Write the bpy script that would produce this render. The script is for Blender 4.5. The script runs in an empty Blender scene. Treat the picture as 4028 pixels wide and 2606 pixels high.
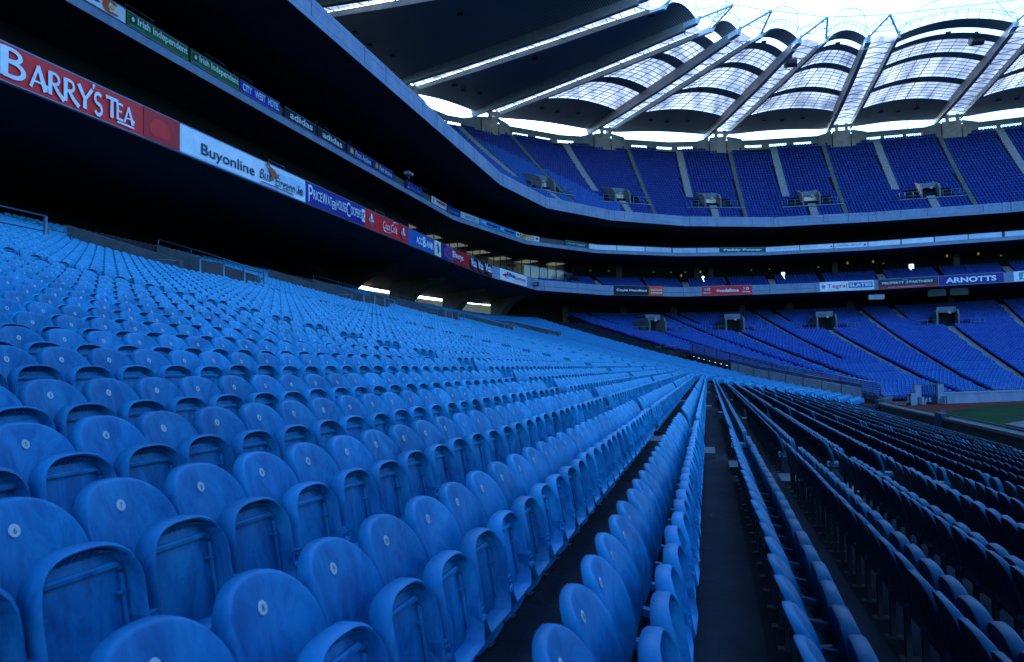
import bpy, bmesh, math, random
import numpy as np
from mathutils import Vector, Matrix
random.seed(7)
RNG = np.random.default_rng(11)
PITCH_Z = -3.95

# ------------------------------------------------------------------ plan of the bowl (metres, camera at the origin)
# thirteen stations round the bowl, from behind the camera to past the right edge of the view
FRONT = [(12,-130),(12,0),(12,45),(12,55),(12.3,61),(13.4,66),(17.6,76),(19,77.2),(21.5,78.6),(27.5,82),(38,86.5),(54,90),(75,92)]
BACK  = [(-33,-130),(-33,0),(-33,45),(-33,68),(-32.5,90),(-29,111),(-19.5,123.5),(-5,133),(9.5,136.3),(26,137),(45,134),(62,131),(82,126)]
F1 = [(-25.8,-130),(-25.8,0),(-25.8,45),(-25.8,65),(-25.8,86),(-23.7,105.5),(-15.5,117.5),(-4,126),(9.5,128.4),(25,129),(43,126.2),(60,123.3),(80,118.5)]
F2 = [(-28.2,-130),(-28.2,0),(-28.2,45),(-28.1,65),(-28,82),(-24.1,101.5),(-15.8,113.7),(-4,121.9),(9.4,126.4),(25,126.9),(43,124.7),(60,121.8),(80,117.5)]
F3 = [(-22.7,-130),(-22.7,0),(-22.7,45),(-22.7,65),(-22.7,83.5),(-20.2,97.8),(-13,109.2),(-2.6,117.8),(10.7,123.5),(25,124.6),(43,124.1),(60,121.5),(80,117)]
BW = [(-51,-130),(-51,0),(-51,45),(-51,68),(-49,97),(-41,118),(-25,134.5),(-6,145.5),(10,149.5),(26,151),(46,151.5),(64,149.5),(84,145)]

def lin(table, s):
    s = min(max(s, 0.0), 11.9999); i = int(s); f = s - i
    a, b = table[i], table[i+1]
    return np.array([a[0]+(b[0]-a[0])*f, a[1]+(b[1]-a[1])*f])
def crm(table, s):
    s = min(max(s, 0.0), 11.9999); i = int(s); f = s - i
    P = [np.array(table[min(max(k,0),12)], float) for k in (i-1,i,i+1,i+2)]
    # finite-difference tangents scaled to uneven chord lengths
    d = [max(np.linalg.norm(P[k+1]-P[k]),1e-6) for k in range(3)]
    m1 = ((P[1]-P[0])/d[0]*d[1] + (P[2]-P[1]))*0.5
    m2 = ((P[2]-P[1]) + (P[3]-P[2])/d[2]*d[1])*0.5
    h00=2*f**3-3*f**2+1; h10=f**3-2*f**2+f; h01=-2*f**3+3*f**2; h11=f**3-f**2
    return h00*P[1]+h10*m1+h01*P[2]+h11*m2

# lower tier rows: j = 0 is the row just left of the walkway, j > 0 climbs, j < 0 goes down to the pitch
J0, J1, JF = -13, 41, 47
_near = [-.76,-.565,-.36,-.18,.005,.235]
def seat_top(j):
    if j < 0: return -1.03-.160*(-j-1)
    if j < 6: return _near[j]
    k = j-5
    return .235+.195*k+.0008*k*k
def tread_z(j): return seat_top(j)-.80
XF, XB = 12.0, -33.0
def row_t(j): return (XF-(-.42-.8*j))/(XF-XB)
def bowl(t, s):
    a = crm(FRONT, s); b = crm(BACK, s)
    return a+(b-a)*t
def s_of_y(y):      # on the straight part, station for a given Y
    ys=[q[1] for q in BACK]
    for i in range(12):
        if y<=ys[i+1]: return i+(y-ys[i])/(ys[i+1]-ys[i])
    return 12
def polyline(fn, n=600, s0=0.0, s1=11.999):
    S=np.linspace(s0,s1,n); P=np.array([fn(s) for s in S])
    L=np.concatenate([[0],np.cumsum(np.linalg.norm(np.diff(P,axis=0),axis=1))])
    return S,P,L
class Curve:
    """a plan curve walked by arc length"""
    def __init__(self, table, smooth=False, n=961):
        fn=(lambda s: crm(table,s)) if smooth else (lambda s: lin(table,s))
        self.S,self.P,self.L=polyline(fn,n)
        self.L=self.L-90.0; self.len=self.L[-1]
    def at(self, l):
        return np.array([np.interp(l,self.L,self.P[:,0]),np.interp(l,self.L,self.P[:,1])])
    def tan(self, l):
        d=self.at(min(l+.3,self.len))-self.at(max(l-.3,-90)); return d/np.linalg.norm(d)
    def out(self, l):            # horizontal normal towards the pitch
        t=self.tan(l); return np.array([t[1],-t[0]])
    def s_at(self,l): return float(np.interp(l,self.L,self.S))
    def l_at(self,s): return float(np.interp(s,self.S,self.L))
C1=Curve(F1); C2=Curve(F2); C3=Curve(F3); CB=Curve(BW)
Z1T,Z1B=13.0,11.42
Z2T,Z2M,Z2B=18.8,18.0,17.5
Z3T,Z3B=23.0,21.5
ZW=43.0
NUP=29
def up_z(i):  # tread height of upper tier row i
    k=i/(NUP-1.0)
    return 22.3+ (40.6-22.3)*(0.9*k+0.1*k*k)
def up_pt(i,s):
    a=lin(F3,s); b=lin(BW,s); k=(i*0.97+0.75)/(NUP)
    return a+(b-a)*k

# ------------------------------------------------------------------ the camera
F_PX, CXP, CYP = 2962.0, 2014.0, 1303.0
YAW, PIT, ROLL = math.radians(14.5527), math.radians(2.9600), math.radians(1.2)
def proj(X,Y,Z):
    s,c=math.sin(YAW),math.cos(YAW)
    u=X*c+Y*s; f=-X*s+Y*c
    F2_=f*math.cos(PIT)+Z*math.sin(PIT); v=-f*math.sin(PIT)+Z*math.cos(PIT)
    F2_=np.where(F2_<.05,.05,F2_) if isinstance(F2_,np.ndarray) else max(F2_,.05)
    x,y=u/F2_*F_PX,-v/F2_*F_PX
    return CXP+x*math.cos(ROLL)+y*math.sin(ROLL), CYP-x*math.sin(ROLL)+y*math.cos(ROLL)
# ------------------------------------------------------------------ materials
def new_mat(name):
    m = bpy.data.materials.new(name); m.use_nodes = True
    nt = m.node_tree; nt.nodes.clear()
    out = nt.nodes.new('ShaderNodeOutputMaterial'); b = nt.nodes.new('ShaderNodeBsdfPrincipled')
    nt.links.new(b.outputs[0], out.inputs[0])
    return m, nt, b, out
def N(nt, typ, **kw):
    n = nt.nodes.new(typ)
    for k, v in kw.items():
        if k.startswith('i_'): n.inputs[k[2:].replace('_', ' ')].default_value = v
        else: setattr(n, k, v)
    return n
def ramp(nt, fac, stops):
    r = N(nt, 'ShaderNodeValToRGB')
    e = r.color_ramp.elements
    while len(e) < len(stops): e.new(.5)
    for q, (p, c) in zip(e, stops): q.position = p; q.color = (*c, 1)
    nt.links.new(fac, r.inputs[0]); return r.outputs[0]
def noisy(name, c0, c1, scale=3.0, rough=.7, bump=0.0, detail=6, stretch=None, lo=.35, hi=.7, metal=0.0, bscale=None):
    m, nt, b, out = new_mat(name)
    g = N(nt, 'ShaderNodeNewGeometry')
    vec = g.outputs['Position']
    if stretch:
        mp = N(nt, 'ShaderNodeMapping'); mp.inputs['Scale'].default_value = stretch
        nt.links.new(vec, mp.inputs[0]); vec = mp.outputs[0]
    n = N(nt, 'ShaderNodeTexNoise', i_Scale=scale, i_Detail=detail, i_Roughness=.65)
    nt.links.new(vec, n.inputs['Vector'])
    nt.links.new(ramp(nt, n.outputs[0], [(lo, c0), (hi, c1)]), b.inputs['Base Color'])
    b.inputs['Roughness'].default_value = rough; b.inputs['Metallic'].default_value = metal
    if bump:
        n2 = N(nt, 'ShaderNodeTexNoise', i_Scale=bscale or scale*8, i_Detail=5)
        nt.links.new(vec, n2.inputs['Vector'])
        bp = N(nt, 'ShaderNodeBump', i_Strength=bump, i_Distance=.02)
        nt.links.new(n2.outputs[0], bp.inputs['Height']); nt.links.new(bp.outputs[0], b.inputs['Normal'])
    return m
def flat(name, c, rough=.5, metal=0.0, spec=.5):
    # a plain coat with a little dirt so that no surface is perfectly even
    d = tuple(x*.8 for x in c)
    m = noisy(name, d, c, scale=1.3, rough=rough, metal=metal, lo=.3, hi=.6)
    m.node_tree.nodes['Principled BSDF'].inputs['Specular IOR Level'].default_value = spec
    return m
def emit(name, c, strength):
    m, nt, b, out = new_mat(name)
    b.inputs['Base Color'].default_value = (*c, 1)
    b.inputs['Emission Color'].default_value = (*c, 1); b.inputs['Emission Strength'].default_value = strength
    return m

def seat_material():
    m, nt, b, out = new_mat('seat_plastic')
    g = N(nt, 'ShaderNodeNewGeometry')
    at = N(nt, 'ShaderNodeAttribute', attribute_name='fade')
    n1 = N(nt, 'ShaderNodeTexNoise', i_Scale=2.2, i_Detail=5, i_Roughness=.7)
    n2 = N(nt, 'ShaderNodeTexNoise', i_Scale=7.0, i_Detail=7, i_Roughness=.72, i_Distortion=.9)
    mp = N(nt, 'ShaderNodeMapping'); mp.inputs['Scale'].default_value = (1.0, 1.0, .45)
    nt.links.new(g.outputs['Position'], mp.inputs[0])
    nt.links.new(mp.outputs[0], n1.inputs['Vector']); nt.links.new(mp.outputs[0], n2.inputs['Vector'])
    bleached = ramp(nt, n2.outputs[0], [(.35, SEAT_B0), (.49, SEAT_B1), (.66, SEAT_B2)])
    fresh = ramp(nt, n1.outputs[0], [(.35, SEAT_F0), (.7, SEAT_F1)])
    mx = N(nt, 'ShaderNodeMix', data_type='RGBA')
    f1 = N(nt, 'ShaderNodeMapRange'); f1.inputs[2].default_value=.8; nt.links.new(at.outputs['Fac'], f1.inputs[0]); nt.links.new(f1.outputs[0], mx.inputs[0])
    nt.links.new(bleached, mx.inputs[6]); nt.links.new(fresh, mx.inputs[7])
    n3 = N(nt, 'ShaderNodeTexNoise', i_Scale=1.1, i_Detail=2)
    nt.links.new(g.outputs['Position'], n3.inputs['Vector'])
    # chalky scuffs
    n5 = N(nt, 'ShaderNodeTexNoise', i_Scale=16.0, i_Detail=8, i_Roughness=.8, i_Distortion=1.5); nt.links.new(mp.outputs[0], n5.inputs['Vector'])
    sf = N(nt, 'ShaderNodeMapRange'); sf.inputs[1].default_value=.57; sf.inputs[2].default_value=.72; sf.inputs[3].default_value=0; sf.inputs[4].default_value=.40; nt.links.new(n5.outputs[0], sf.inputs[0])
    scf = N(nt, 'ShaderNodeMix', data_type='RGBA'); scf.inputs[7].default_value=(.03,.27,.50,1); nt.links.new(sf.outputs[0], scf.inputs[0]); nt.links.new(mx.outputs[2], scf.inputs[6])
    # upward faces lightened: sun bleaching and a painted rim highlight
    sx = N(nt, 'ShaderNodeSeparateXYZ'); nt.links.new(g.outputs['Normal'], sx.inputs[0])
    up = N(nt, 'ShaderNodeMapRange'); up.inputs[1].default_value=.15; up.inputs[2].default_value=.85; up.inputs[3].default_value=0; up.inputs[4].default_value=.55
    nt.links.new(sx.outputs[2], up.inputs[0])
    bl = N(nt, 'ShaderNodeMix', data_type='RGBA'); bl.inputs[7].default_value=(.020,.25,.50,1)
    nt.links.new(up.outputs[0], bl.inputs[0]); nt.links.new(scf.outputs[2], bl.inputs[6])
    # painted vignette: seats near the camera darkened, those further along brightened
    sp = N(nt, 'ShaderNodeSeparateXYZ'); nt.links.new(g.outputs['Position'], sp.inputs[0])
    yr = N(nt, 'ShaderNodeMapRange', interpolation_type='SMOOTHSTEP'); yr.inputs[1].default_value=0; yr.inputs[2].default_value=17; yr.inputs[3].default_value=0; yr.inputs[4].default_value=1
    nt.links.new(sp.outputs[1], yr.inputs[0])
    xr = N(nt, 'ShaderNodeMapRange'); xr.inputs[1].default_value=0.0; xr.inputs[2].default_value=.6; xr.inputs[3].default_value=1; xr.inputs[4].default_value=.30; nt.links.new(sp.outputs[0], xr.inputs[0])  # rows right of the walkway darkened: their shade is in the colour
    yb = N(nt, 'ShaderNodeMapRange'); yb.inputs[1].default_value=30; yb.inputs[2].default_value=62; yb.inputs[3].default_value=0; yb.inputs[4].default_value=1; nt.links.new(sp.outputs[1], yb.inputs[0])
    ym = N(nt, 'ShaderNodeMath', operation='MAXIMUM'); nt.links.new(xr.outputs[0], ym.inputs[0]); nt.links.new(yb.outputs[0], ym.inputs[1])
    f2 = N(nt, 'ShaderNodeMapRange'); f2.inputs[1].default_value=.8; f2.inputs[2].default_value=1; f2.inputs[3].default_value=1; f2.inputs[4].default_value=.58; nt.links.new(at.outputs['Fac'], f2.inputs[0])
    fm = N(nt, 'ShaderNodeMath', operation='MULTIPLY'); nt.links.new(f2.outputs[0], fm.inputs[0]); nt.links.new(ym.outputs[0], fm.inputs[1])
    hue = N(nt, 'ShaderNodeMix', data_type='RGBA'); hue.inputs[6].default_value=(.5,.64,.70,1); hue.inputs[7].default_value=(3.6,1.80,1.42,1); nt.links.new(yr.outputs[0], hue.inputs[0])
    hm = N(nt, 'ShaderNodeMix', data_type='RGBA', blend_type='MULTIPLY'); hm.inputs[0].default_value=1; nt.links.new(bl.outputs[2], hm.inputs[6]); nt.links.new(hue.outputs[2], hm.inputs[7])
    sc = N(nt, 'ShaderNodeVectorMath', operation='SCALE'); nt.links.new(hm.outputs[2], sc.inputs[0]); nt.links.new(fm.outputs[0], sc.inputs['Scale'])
    mul = N(nt, 'ShaderNodeMix', data_type='RGBA', blend_type='MULTIPLY'); mul.inputs[0].default_value = 1.0
    nt.links.new(sc.outputs[0], mul.inputs[6])
    nt.links.new(ramp(nt, n3.outputs[0], [(.35, (.78,.88,.88)), (.65, (1,1,1))]), mul.inputs[7])
    oi = N(nt, 'ShaderNodeObjectInfo'); orr = N(nt, 'ShaderNodeMapRange'); orr.inputs[3].default_value=.84; orr.inputs[4].default_value=1.14; nt.links.new(oi.outputs['Random'], orr.inputs[0])
    om = N(nt, 'ShaderNodeVectorMath', operation='SCALE'); nt.links.new(mul.outputs[2], om.inputs[0]); nt.links.new(orr.outputs[0], om.inputs['Scale'])
    nt.links.new(om.outputs[0], b.inputs['Base Color'])
    b.inputs['Roughness'].default_value = .52
    b.inputs['Specular IOR Level'].default_value = .12
    bp = N(nt, 'ShaderNodeBump', i_Strength=.12, i_Distance=.01)
    nt.links.new(n2.outputs[0], bp.inputs['Height']); nt.links.new(bp.outputs[0], b.inputs['Normal'])
    return m
SEAT_B0, SEAT_B1, SEAT_B2 = (.002,.078,.24), (.003,.142,.355), (.012,.23,.47)
SEAT_F0, SEAT_F1 = (.002,.013,.19), (.004,.027,.26)

M = {}
def mats():
    M['seat'] = seat_material()
    M['back'] = flat('seat_shell_shade', (.004,.012,.040), .55)  # seat backs near black: their shade is put into the colour
    M['disc'] = flat('white_plastic', (.25,.35,.42), .5)
    M['ink'] = flat('dark_ink', (.02,.025,.04), .5)
    M['leg'] = flat('dark_steel', (.03,.04,.07), .45, .6)
    M['tread'] = noisy('stained_terrace_concrete', (.002,.005,.011), (.011,.021,.036), 2.2, .9, .6, detail=9, stretch=(1,.45,1), lo=.3, hi=.68)
    M['tread'].node_tree.nodes['Principled BSDF'].inputs['Specular IOR Level'].default_value=.12
    M['step'] = noisy('step_concrete', (.15,.18,.21), (.24,.27,.30), 3, .85, .3)
    M['block'] = noisy('darker_step_concrete', (.05,.075,.095), (.10,.13,.15), 3, .85, .3)  # darker than the step concrete
    M['pale'] = noisy('pale_fascia_concrete', (.13,.20,.31), (.21,.29,.40), .9, .8, .25, stretch=(1,1,.6))
    M['wall'] = noisy('grey_wall_concrete', (.20,.195,.175), (.31,.30,.27), .8, .85, .2)
    M['cheek'] = noisy('parapet_concrete', (.045,.062,.075), (.08,.10,.115), 1.2, .85, .25)
    M['portal'] = noisy('portal_concrete', (.09,.12,.14), (.15,.18,.20), 1.2, .85, .25)
    M['soffit'] = noisy('dark_soffit', (.012,.014,.018), (.022,.025,.032), .5, .9)  # soffits darkened: shade under the tiers is in the colour
    M['void'] = noisy('painted_shade_black', (.006,.006,.006), (.011,.011,.010), .5, .95)  # black tone paints the deep shade inside the tiers
    M['lit'] = noisy('painted_warm_light', (.62,.54,.40), (.75,.66,.5), .8, .85, .1)  # pale warm tone paints sunlight and room light onto the walls
    M['shade'] = noisy('shade_toned_concrete', (.05,.055,.055), (.09,.095,.09), .8, .9, .2)  # concrete darkened: its shade is put into the colour
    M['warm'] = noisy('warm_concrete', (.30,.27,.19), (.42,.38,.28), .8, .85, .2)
    M['rail'] = flat('galvanised_rail', (.09,.16,.24), .4, .5)
    M['darkrail'] = flat('dark_rail', (.015,.025,.06), .45, .4)
    M['girder'] = noisy('pale_girder_paint', (.30,.31,.32), (.40,.41,.42), 1.2, .5, .05)
    M['steel'] = flat('pale_blue_steel', (.68,.76,.84), .4, .2)
    M['purlin'] = flat('purlin_steel', (.22,.26,.34), .5, .3)
    M['grass'] = noisy('pitch_grass', (.005,.030,.010), (.009,.046,.015), .35, .9, .4, bscale=30)
    M['track'] = noisy('cinder_track', (.08,.018,.012), (.11,.026,.016), 2, .9, .3)
    M['grass'].node_tree.nodes['Principled BSDF'].inputs['Specular IOR Level'].default_value=.05; M['track'].node_tree.nodes['Principled BSDF'].inputs['Specular IOR Level'].default_value=.05
    M['ground'] = noisy('outer_asphalt', (.05,.05,.05), (.07,.07,.07), .3, .9)
    M['line'] = flat('line_paint', (.05,.09,.09), .8)
    M['glass'] = None

# ------------------------------------------------------------------ mesh building
COL = None
def link(o): bpy.context.scene.collection.objects.link(o); return o
def tag(o, label=None, cat=None, group=None, kind=None):
    if label: o['label'] = label
    if cat: o['category'] = cat
    if group: o['group'] = group
    if kind: o['kind'] = kind
    return o
def empty(name, loc=(0,0,0), label=None, cat=None, group=None):
    o = bpy.data.objects.new(name, None); o.location = loc; o.empty_display_size = .2
    link(o); return tag(o, label, cat, group)
class MB:
    def __init__(self): self.v=[]; self.f=[]; self.m=[]; self.uv=None
    def add(self, vs, fs, mi=0):
        k=len(self.v); self.v += [tuple(float(q) for q in p) for p in vs]
        self.f += [tuple(k+i for i in f) for f in fs]; self.m += [mi]*len(fs)
    def quad(self, a,b,c,d, mi=0): self.add([a,b,c,d],[(0,1,2,3)],mi)
    def box(self, c, sz, ax=None, mi=0):
        """box centred at c with full sizes sz along the axes ax (3 unit vectors)"""
        c=np.array(c,float)
        ax=[np.array(a,float) for a in (ax or ((1,0,0),(0,1,0),(0,0,1)))]
        h=[ax[i]*sz[i]*.5 for i in range(3)]
        vs=[c+sx*h[0]+sy*h[1]+sz_*h[2] for sx in (-1,1) for sy in (-1,1) for sz_ in (-1,1)]
        fs=[(0,1,3,2),(4,6,7,5),(0,4,5,1),(2,3,7,6),(0,2,6,4),(1,5,7,3)]
        if np.dot(np.cross(ax[0],ax[1]),ax[2])<0: fs=[f[::-1] for f in fs]
        self.add(vs,fs,mi)
    def bar(self, a, b, w, h=None, mi=0, up=(0,0,1)):
        a=np.array(a,float); b=np.array(b,float); d=b-a; L=np.linalg.norm(d)
        if L<1e-6: return
        d/=L; u=np.array(up,float)
        if abs(np.dot(u,d))>.97: u=np.array((1,0,0.))
        s=np.cross(d,u); s/=np.linalg.norm(s); u=np.cross(s,d)
        self.box((a+b)/2,(L,w,h or w),(d,s,u),mi)
    def tube(self, pts, r, n=8, mi=0, cap=True):
        pts=[np.array(p,float) for p in pts]; k=len(self.v); m=len(pts)
        for i,p in enumerate(pts):
            d=pts[min(i+1,m-1)]-pts[max(i-1,0)]; d/=max(np.linalg.norm(d),1e-9)
            u=np.array((0,0,1.)) if abs(d[2])<.95 else np.array((1.,0,0))
            s=np.cross(d,u); s/=np.linalg.norm(s); u=np.cross(s,d)
            for q in range(n):
                t=2*math.pi*q/n; w=p+r*(math.cos(t)*s+math.sin(t)*u); self.v.append(tuple(float(z) for z in w))
        for i in range(m-1):
            for q in range(n):
                a=k+i*n+q; b=k+i*n+(q+1)%n; self.f.append((a,a+n,b+n,b)); self.m.append(mi)
        if cap:
            self.f.append(tuple(k+q for q in range(n))); self.m.append(mi)
            self.f.append(tuple(k+(m-1)*n+q for q in range(n))[::-1]); self.m.append(mi)
    def grid(self, fn, nu, nv, mi=0, flip=False):
        k=len(self.v)
        for i in range(nu+1):
            for j in range(nv+1): self.v.append(tuple(float(q) for q in fn(i/nu,j/nv)))
        for i in range(nu):
            for j in range(nv):
                a=k+i*(nv+1)+j; q=(a,a+nv+1,a+nv+2,a+1)
                self.f.append(q[::-1] if flip else q); self.m.append(mi)
    def build(self, name, mat, parent=None, smooth=False, kind=None, origin=None):
        me=bpy.data.meshes.new(name)
        v=self.v
        if origin is not None: v=[(p[0]-origin[0],p[1]-origin[1],p[2]-origin[2]) for p in v]
        me.from_pydata(v,[],self.f)
        for mm in (mat if isinstance(mat,(list,tuple)) else [mat]): me.materials.append(mm)
        if any(self.m): me.polygons.foreach_set('material_index', self.m)
        if smooth: me.polygons.foreach_set('use_smooth',[True]*len(self.f))
        me.update()
        o=bpy.data.objects.new(name,me); link(o)
        if parent is not None: o.parent=parent
        elif origin is not None: o.location=origin
        if kind: o['kind']=kind
        return o
def v3(p,z): return (float(p[0]),float(p[1]),float(z))

# ------------------------------------------------------------------ lettering as real mesh
_text_cache={}
def text_mesh(s, bold=0.0, shear=0.0):
    key=(s,bold,shear)
    if key in _text_cache: return _text_cache[key]
    cu=bpy.data.curves.new('t','FONT'); cu.body=s; cu.size=1.0; cu.resolution_u=3; cu.offset=bold; cu.shear=shear
    ob=bpy.data.objects.new('t',cu); link(ob)
    dg=bpy.context.evaluated_depsgraph_get(); dg.update()
    me=bpy.data.meshes.new_from_object(ob.evaluated_get(dg))
    V=[(q.co.x,q.co.y) for q in me.vertices]; Fs=[tuple(p.vertices) for p in me.polygons]
    bpy.data.objects.remove(ob); bpy.data.curves.remove(cu); bpy.data.meshes.remove(me)
    xs=[q[0] for q in V]; ys=[q[1] for q in V]
    x0,x1,y0,y1=min(xs),max(xs),min(ys),max(ys)
    r=([((x-x0)/(x1-x0),(y-y0)/(y1-y0)) for x,y in V],Fs)
    _text_cache[key]=r; return r

# ------------------------------------------------------------------ bulk mesh from numpy arrays
def bulk_object(name, V, faces_flat, totals, mats_, midx, smooth, attr=None):
    me=bpy.data.meshes.new(name)
    me.vertices.add(len(V)); me.vertices.foreach_set('co', V.astype(np.float32).ravel())
    me.loops.add(len(faces_flat)); me.loops.foreach_set('vertex_index', faces_flat.astype(np.int32))
    starts=np.concatenate([[0],np.cumsum(totals)[:-1]])
    me.polygons.add(len(totals)); me.polygons.foreach_set('loop_start', starts.astype(np.int32))
    try: me.polygons.foreach_set('loop_total', totals.astype(np.int32))
    except Exception: pass
    for m in mats_: me.materials.append(m)
    me.polygons.foreach_set('material_index', midx.astype(np.int32))
    me.polygons.foreach_set('use_smooth', smooth.astype(bool))
    if attr is not None:
        a=me.attributes.new('fade','FLOAT','POINT'); a.data.foreach_set('value', attr.astype(np.float32))
    me.update(calc_edges=True); me.validate()
    o=bpy.data.objects.new(name,me); link(o); return o
# ------------------------------------------------------------------ the tip-up seat
# local frame: x along the row, y towards the pitch, z up, origin on the tread under the backrest
def arch_outline(W, z0, z1, zc, n, e=2.35, wb=None, rb=.05):
    """closed outline (x, z) of a panel: straight foot, sides, rounded arch; counter-clockwise from bottom left"""
    wb = wb or W*.9
    pts=[(-wb/2+rb*.6,z0),(wb/2-rb*.6,z0),(wb/2,z0+rb),(W/2-.002,(z0+rb+zc)/2)]
    for k in range(n+1):
        t=math.pi*k/n; c,s=math.cos(t),math.sin(t)
        pts.append((W/2*math.copysign(abs(c)**(2/e),c), zc+(z1-zc)*abs(s)**(2/e)))
    pts += [(-W/2+.002,(z0+rb+zc)/2),(-wb/2,z0+rb)]
    return pts
def rings_mesh(outline, rings, cz):
    """closed body from scaled copies of the outline; rings = [(scale, yfun)], first and last are closed with a fan"""
    mb=MB(); n=len(outline)
    for (s,yf) in rings:
        for (x,z) in outline:
            X=x*s; Z=cz+(z-cz)*s; mb.v.append((X,yf(X,Z),Z))
    for r in range(len(rings)-1):
        for k in range(n):
            a=r*n+k; b=r*n+(k+1)%n; mb.f.append((a,b,b+n,a+n)); mb.m.append(0)
    for r,fl in ((0,False),(len(rings)-1,True)):
        s,yf=rings[r]; c=len(mb.v); mb.v.append((0,yf(0,cz),cz))
        for k in range(n):
            a=r*n+k; b=r*n+(k+1)%n; f=(c,a,b) if fl else (c,b,a); mb.f.append(f); mb.m.append(0)
    return mb
BZ0,BZ1=.385,.80
def back_y(x,z):      # front face of the backrest: leaning back, dished across
    return .035-.20*(z-BZ0)-.28*max(z-.66,0)**1.5 + .075*(abs(x)/.21)**2.2*(.5+.5*min(1,(.80-z)/.25))
def pan_y(x,z):       # recessed underside of the folded pan
    return .246-.16*(z-.27)
PZ0,PZ1=.27,.665
def seat_parts(hi=True):
    n=18 if hi else 11
    ob=arch_outline(.424,BZ0,BZ1,.585,n,wb=.40,e=2.55)
    B=back_y
    fl=.056
    if hi:
        FL=lambda z: .036+.036*min(1,max(0,(BZ1-z)/.13))
        rings=[(.45,B),(.80,B),(.94,B),(.982,lambda x,z:B(x,z)-.002),(1.0,lambda x,z:B(x,z)-.011),(1.0,lambda x,z:B(x,z)-FL(z)),
               (.985,lambda x,z:B(x,z)-FL(z)-.003),(.96,lambda x,z:B(x,z)-FL(z)+.004),(.6,lambda x,z:B(x,z)-.024)]
    else:
        rings=[(.62,B),(.95,B),(1.0,lambda x,z:B(x,z)-.012),(1.0,lambda x,z:B(x,z)-.036-.036*min(1,max(0,(BZ1-z)/.13))),(.95,lambda x,z:B(x,z)-.036),(.6,lambda x,z:B(x,z)-.024)]
    back=rings_mesh(ob,rings,.60); nb=len(ob)
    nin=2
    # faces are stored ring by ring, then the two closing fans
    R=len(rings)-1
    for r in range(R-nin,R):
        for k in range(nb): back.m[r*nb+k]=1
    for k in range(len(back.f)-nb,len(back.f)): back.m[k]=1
    op=arch_outline(.392,PZ0,PZ1,.50,n,wb=.375,e=2.7)
    P=pan_y; rim=.072
    # rim stands towards the pitch, recess inside it
    if hi:
        RT=lambda z: rim*(1-.30*min(1,max(0,(z-.56)/.09)))
        rings=[(.45,lambda x,z:P(x,z)+.006),(.84,P),(.90,lambda x,z:P(x,z)-.004),(.925,lambda x,z:P(x,z)+RT(z)*.9),(.955,lambda x,z:P(x,z)+RT(z)),(1.0,lambda x,z:P(x,z)+RT(z)*.80),
               (1.0,lambda x,z:P(x,z)-.004),(.95,lambda x,z:P(x,z)-.020),(.5,lambda x,z:P(x,z)-.020)]
    else:
        rings=[(.86,P),(.93,lambda x,z:P(x,z)+rim*.8),(1.0,lambda x,z:P(x,z)+rim*.7),(1.0,lambda x,z:P(x,z)-.02)]
    pan=rings_mesh(op,rings,.47)
    # stiffening ledge and ribs under the front edge of the pan
    zb=.578
    if hi:
        # inner frame: a rounded bar across the top turning down both sides
        path=[(-.160,.335),(-.160,.53)]+[(-.128+.032*math.cos(a)*-1,.546+.032*math.sin(a)) for a in np.linspace(0,math.pi/2,5)]+[(.128+.032*math.sin(a),.546+.032*math.cos(a)) for a in np.linspace(0,math.pi/2,5)]+[(.160,.53),(.160,.335)]
        pan.tube([(x,P(x,z)+.008,z) for x,z in path],.0095,8)
        pan.box((0,P(0,zb)+.006,zb-.004),(.29,.03,.010))
        for k in range(11):
            x=-.13+.26*k/10; z0_,z1_=.600,.644-.022*(abs(k-5)/5)**2; y0=P(x,.62)
            pan.add([(x-.004,y0,z0_+.012),(x+.004,y0,z0_+.012),(x+.004,y0,z1_),(x-.004,y0,z1_),(x-.0035,y0+.032,z1_-.004),(x+.0035,y0+.032,z1_-.004)],[(0,4,3),(1,2,5),(0,1,5,4),(3,4,5,2)])
        for sx in (-1,1):
            pan.box((sx*.150,P(0,.50)+.014,.49),(.04,.018,.007))
        pan.tube([(0,P(0,.45)-.001,.45),(0,P(0,.45)+.007,.45)],.009,8)
    else:
        pan.box((0,P(0,zb)+.016,zb),(.33,.03,.022))
    # curved lower lip of the shell under the hinge
    lip=MB()
    def lf(u,v):
        x=-.20+.40*u; a=-.2+1.25*v
        return (x, .20+.085*math.sin(a)+.012*math.cos((u-.5)*math.pi)-.01, .315-.10*v-.02*v*v)
    lip.grid(lf,8 if hi else 3,4 if hi else 2); lip.grid(lambda u,v:(lf(u,v)[0],lf(u,v)[1]-.012,lf(u,v)[2]),8 if hi else 3,4 if hi else 2,flip=True)
    hinge=MB()
    hinge.bar((0,-.015,.415),(0,.235,.372),.022,.034)
    if hi:
        hinge.box((.004,.262,.385),(.050,.058,.062)); hinge.tube([(-.02,.285,.352),(.028,.285,.352)],.020,8)
        hinge.tube([(.004,.292,.395),(.004,.302,.395)],.007,6)
    else: hinge.box((.004,.262,.375),(.05,.06,.075))
    leg=MB()
    leg.bar((0,.05,.0),(0,.05,.385),.035,.05); leg.bar((0,.05,.30),(0,.21,.32),.03,.05); leg.box((0,.07,.008),(.07,.16,.016))
    leg.bar((-.205,.03,.372),(.205,.03,.372),.03,.03)
    disc=MB(); dz=.705; dy=back_y(0,dz)+.0018
    nd=14 if hi else 6
    def ring(r,y): return [(r*math.cos(2*math.pi*k/nd),dy+y-.30*r*math.sin(2*math.pi*k/nd),dz+r*math.sin(2*math.pi*k/nd)) for k in range(nd)]
    a=ring(.0205,0); b=ring(.0195,.0022)
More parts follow.
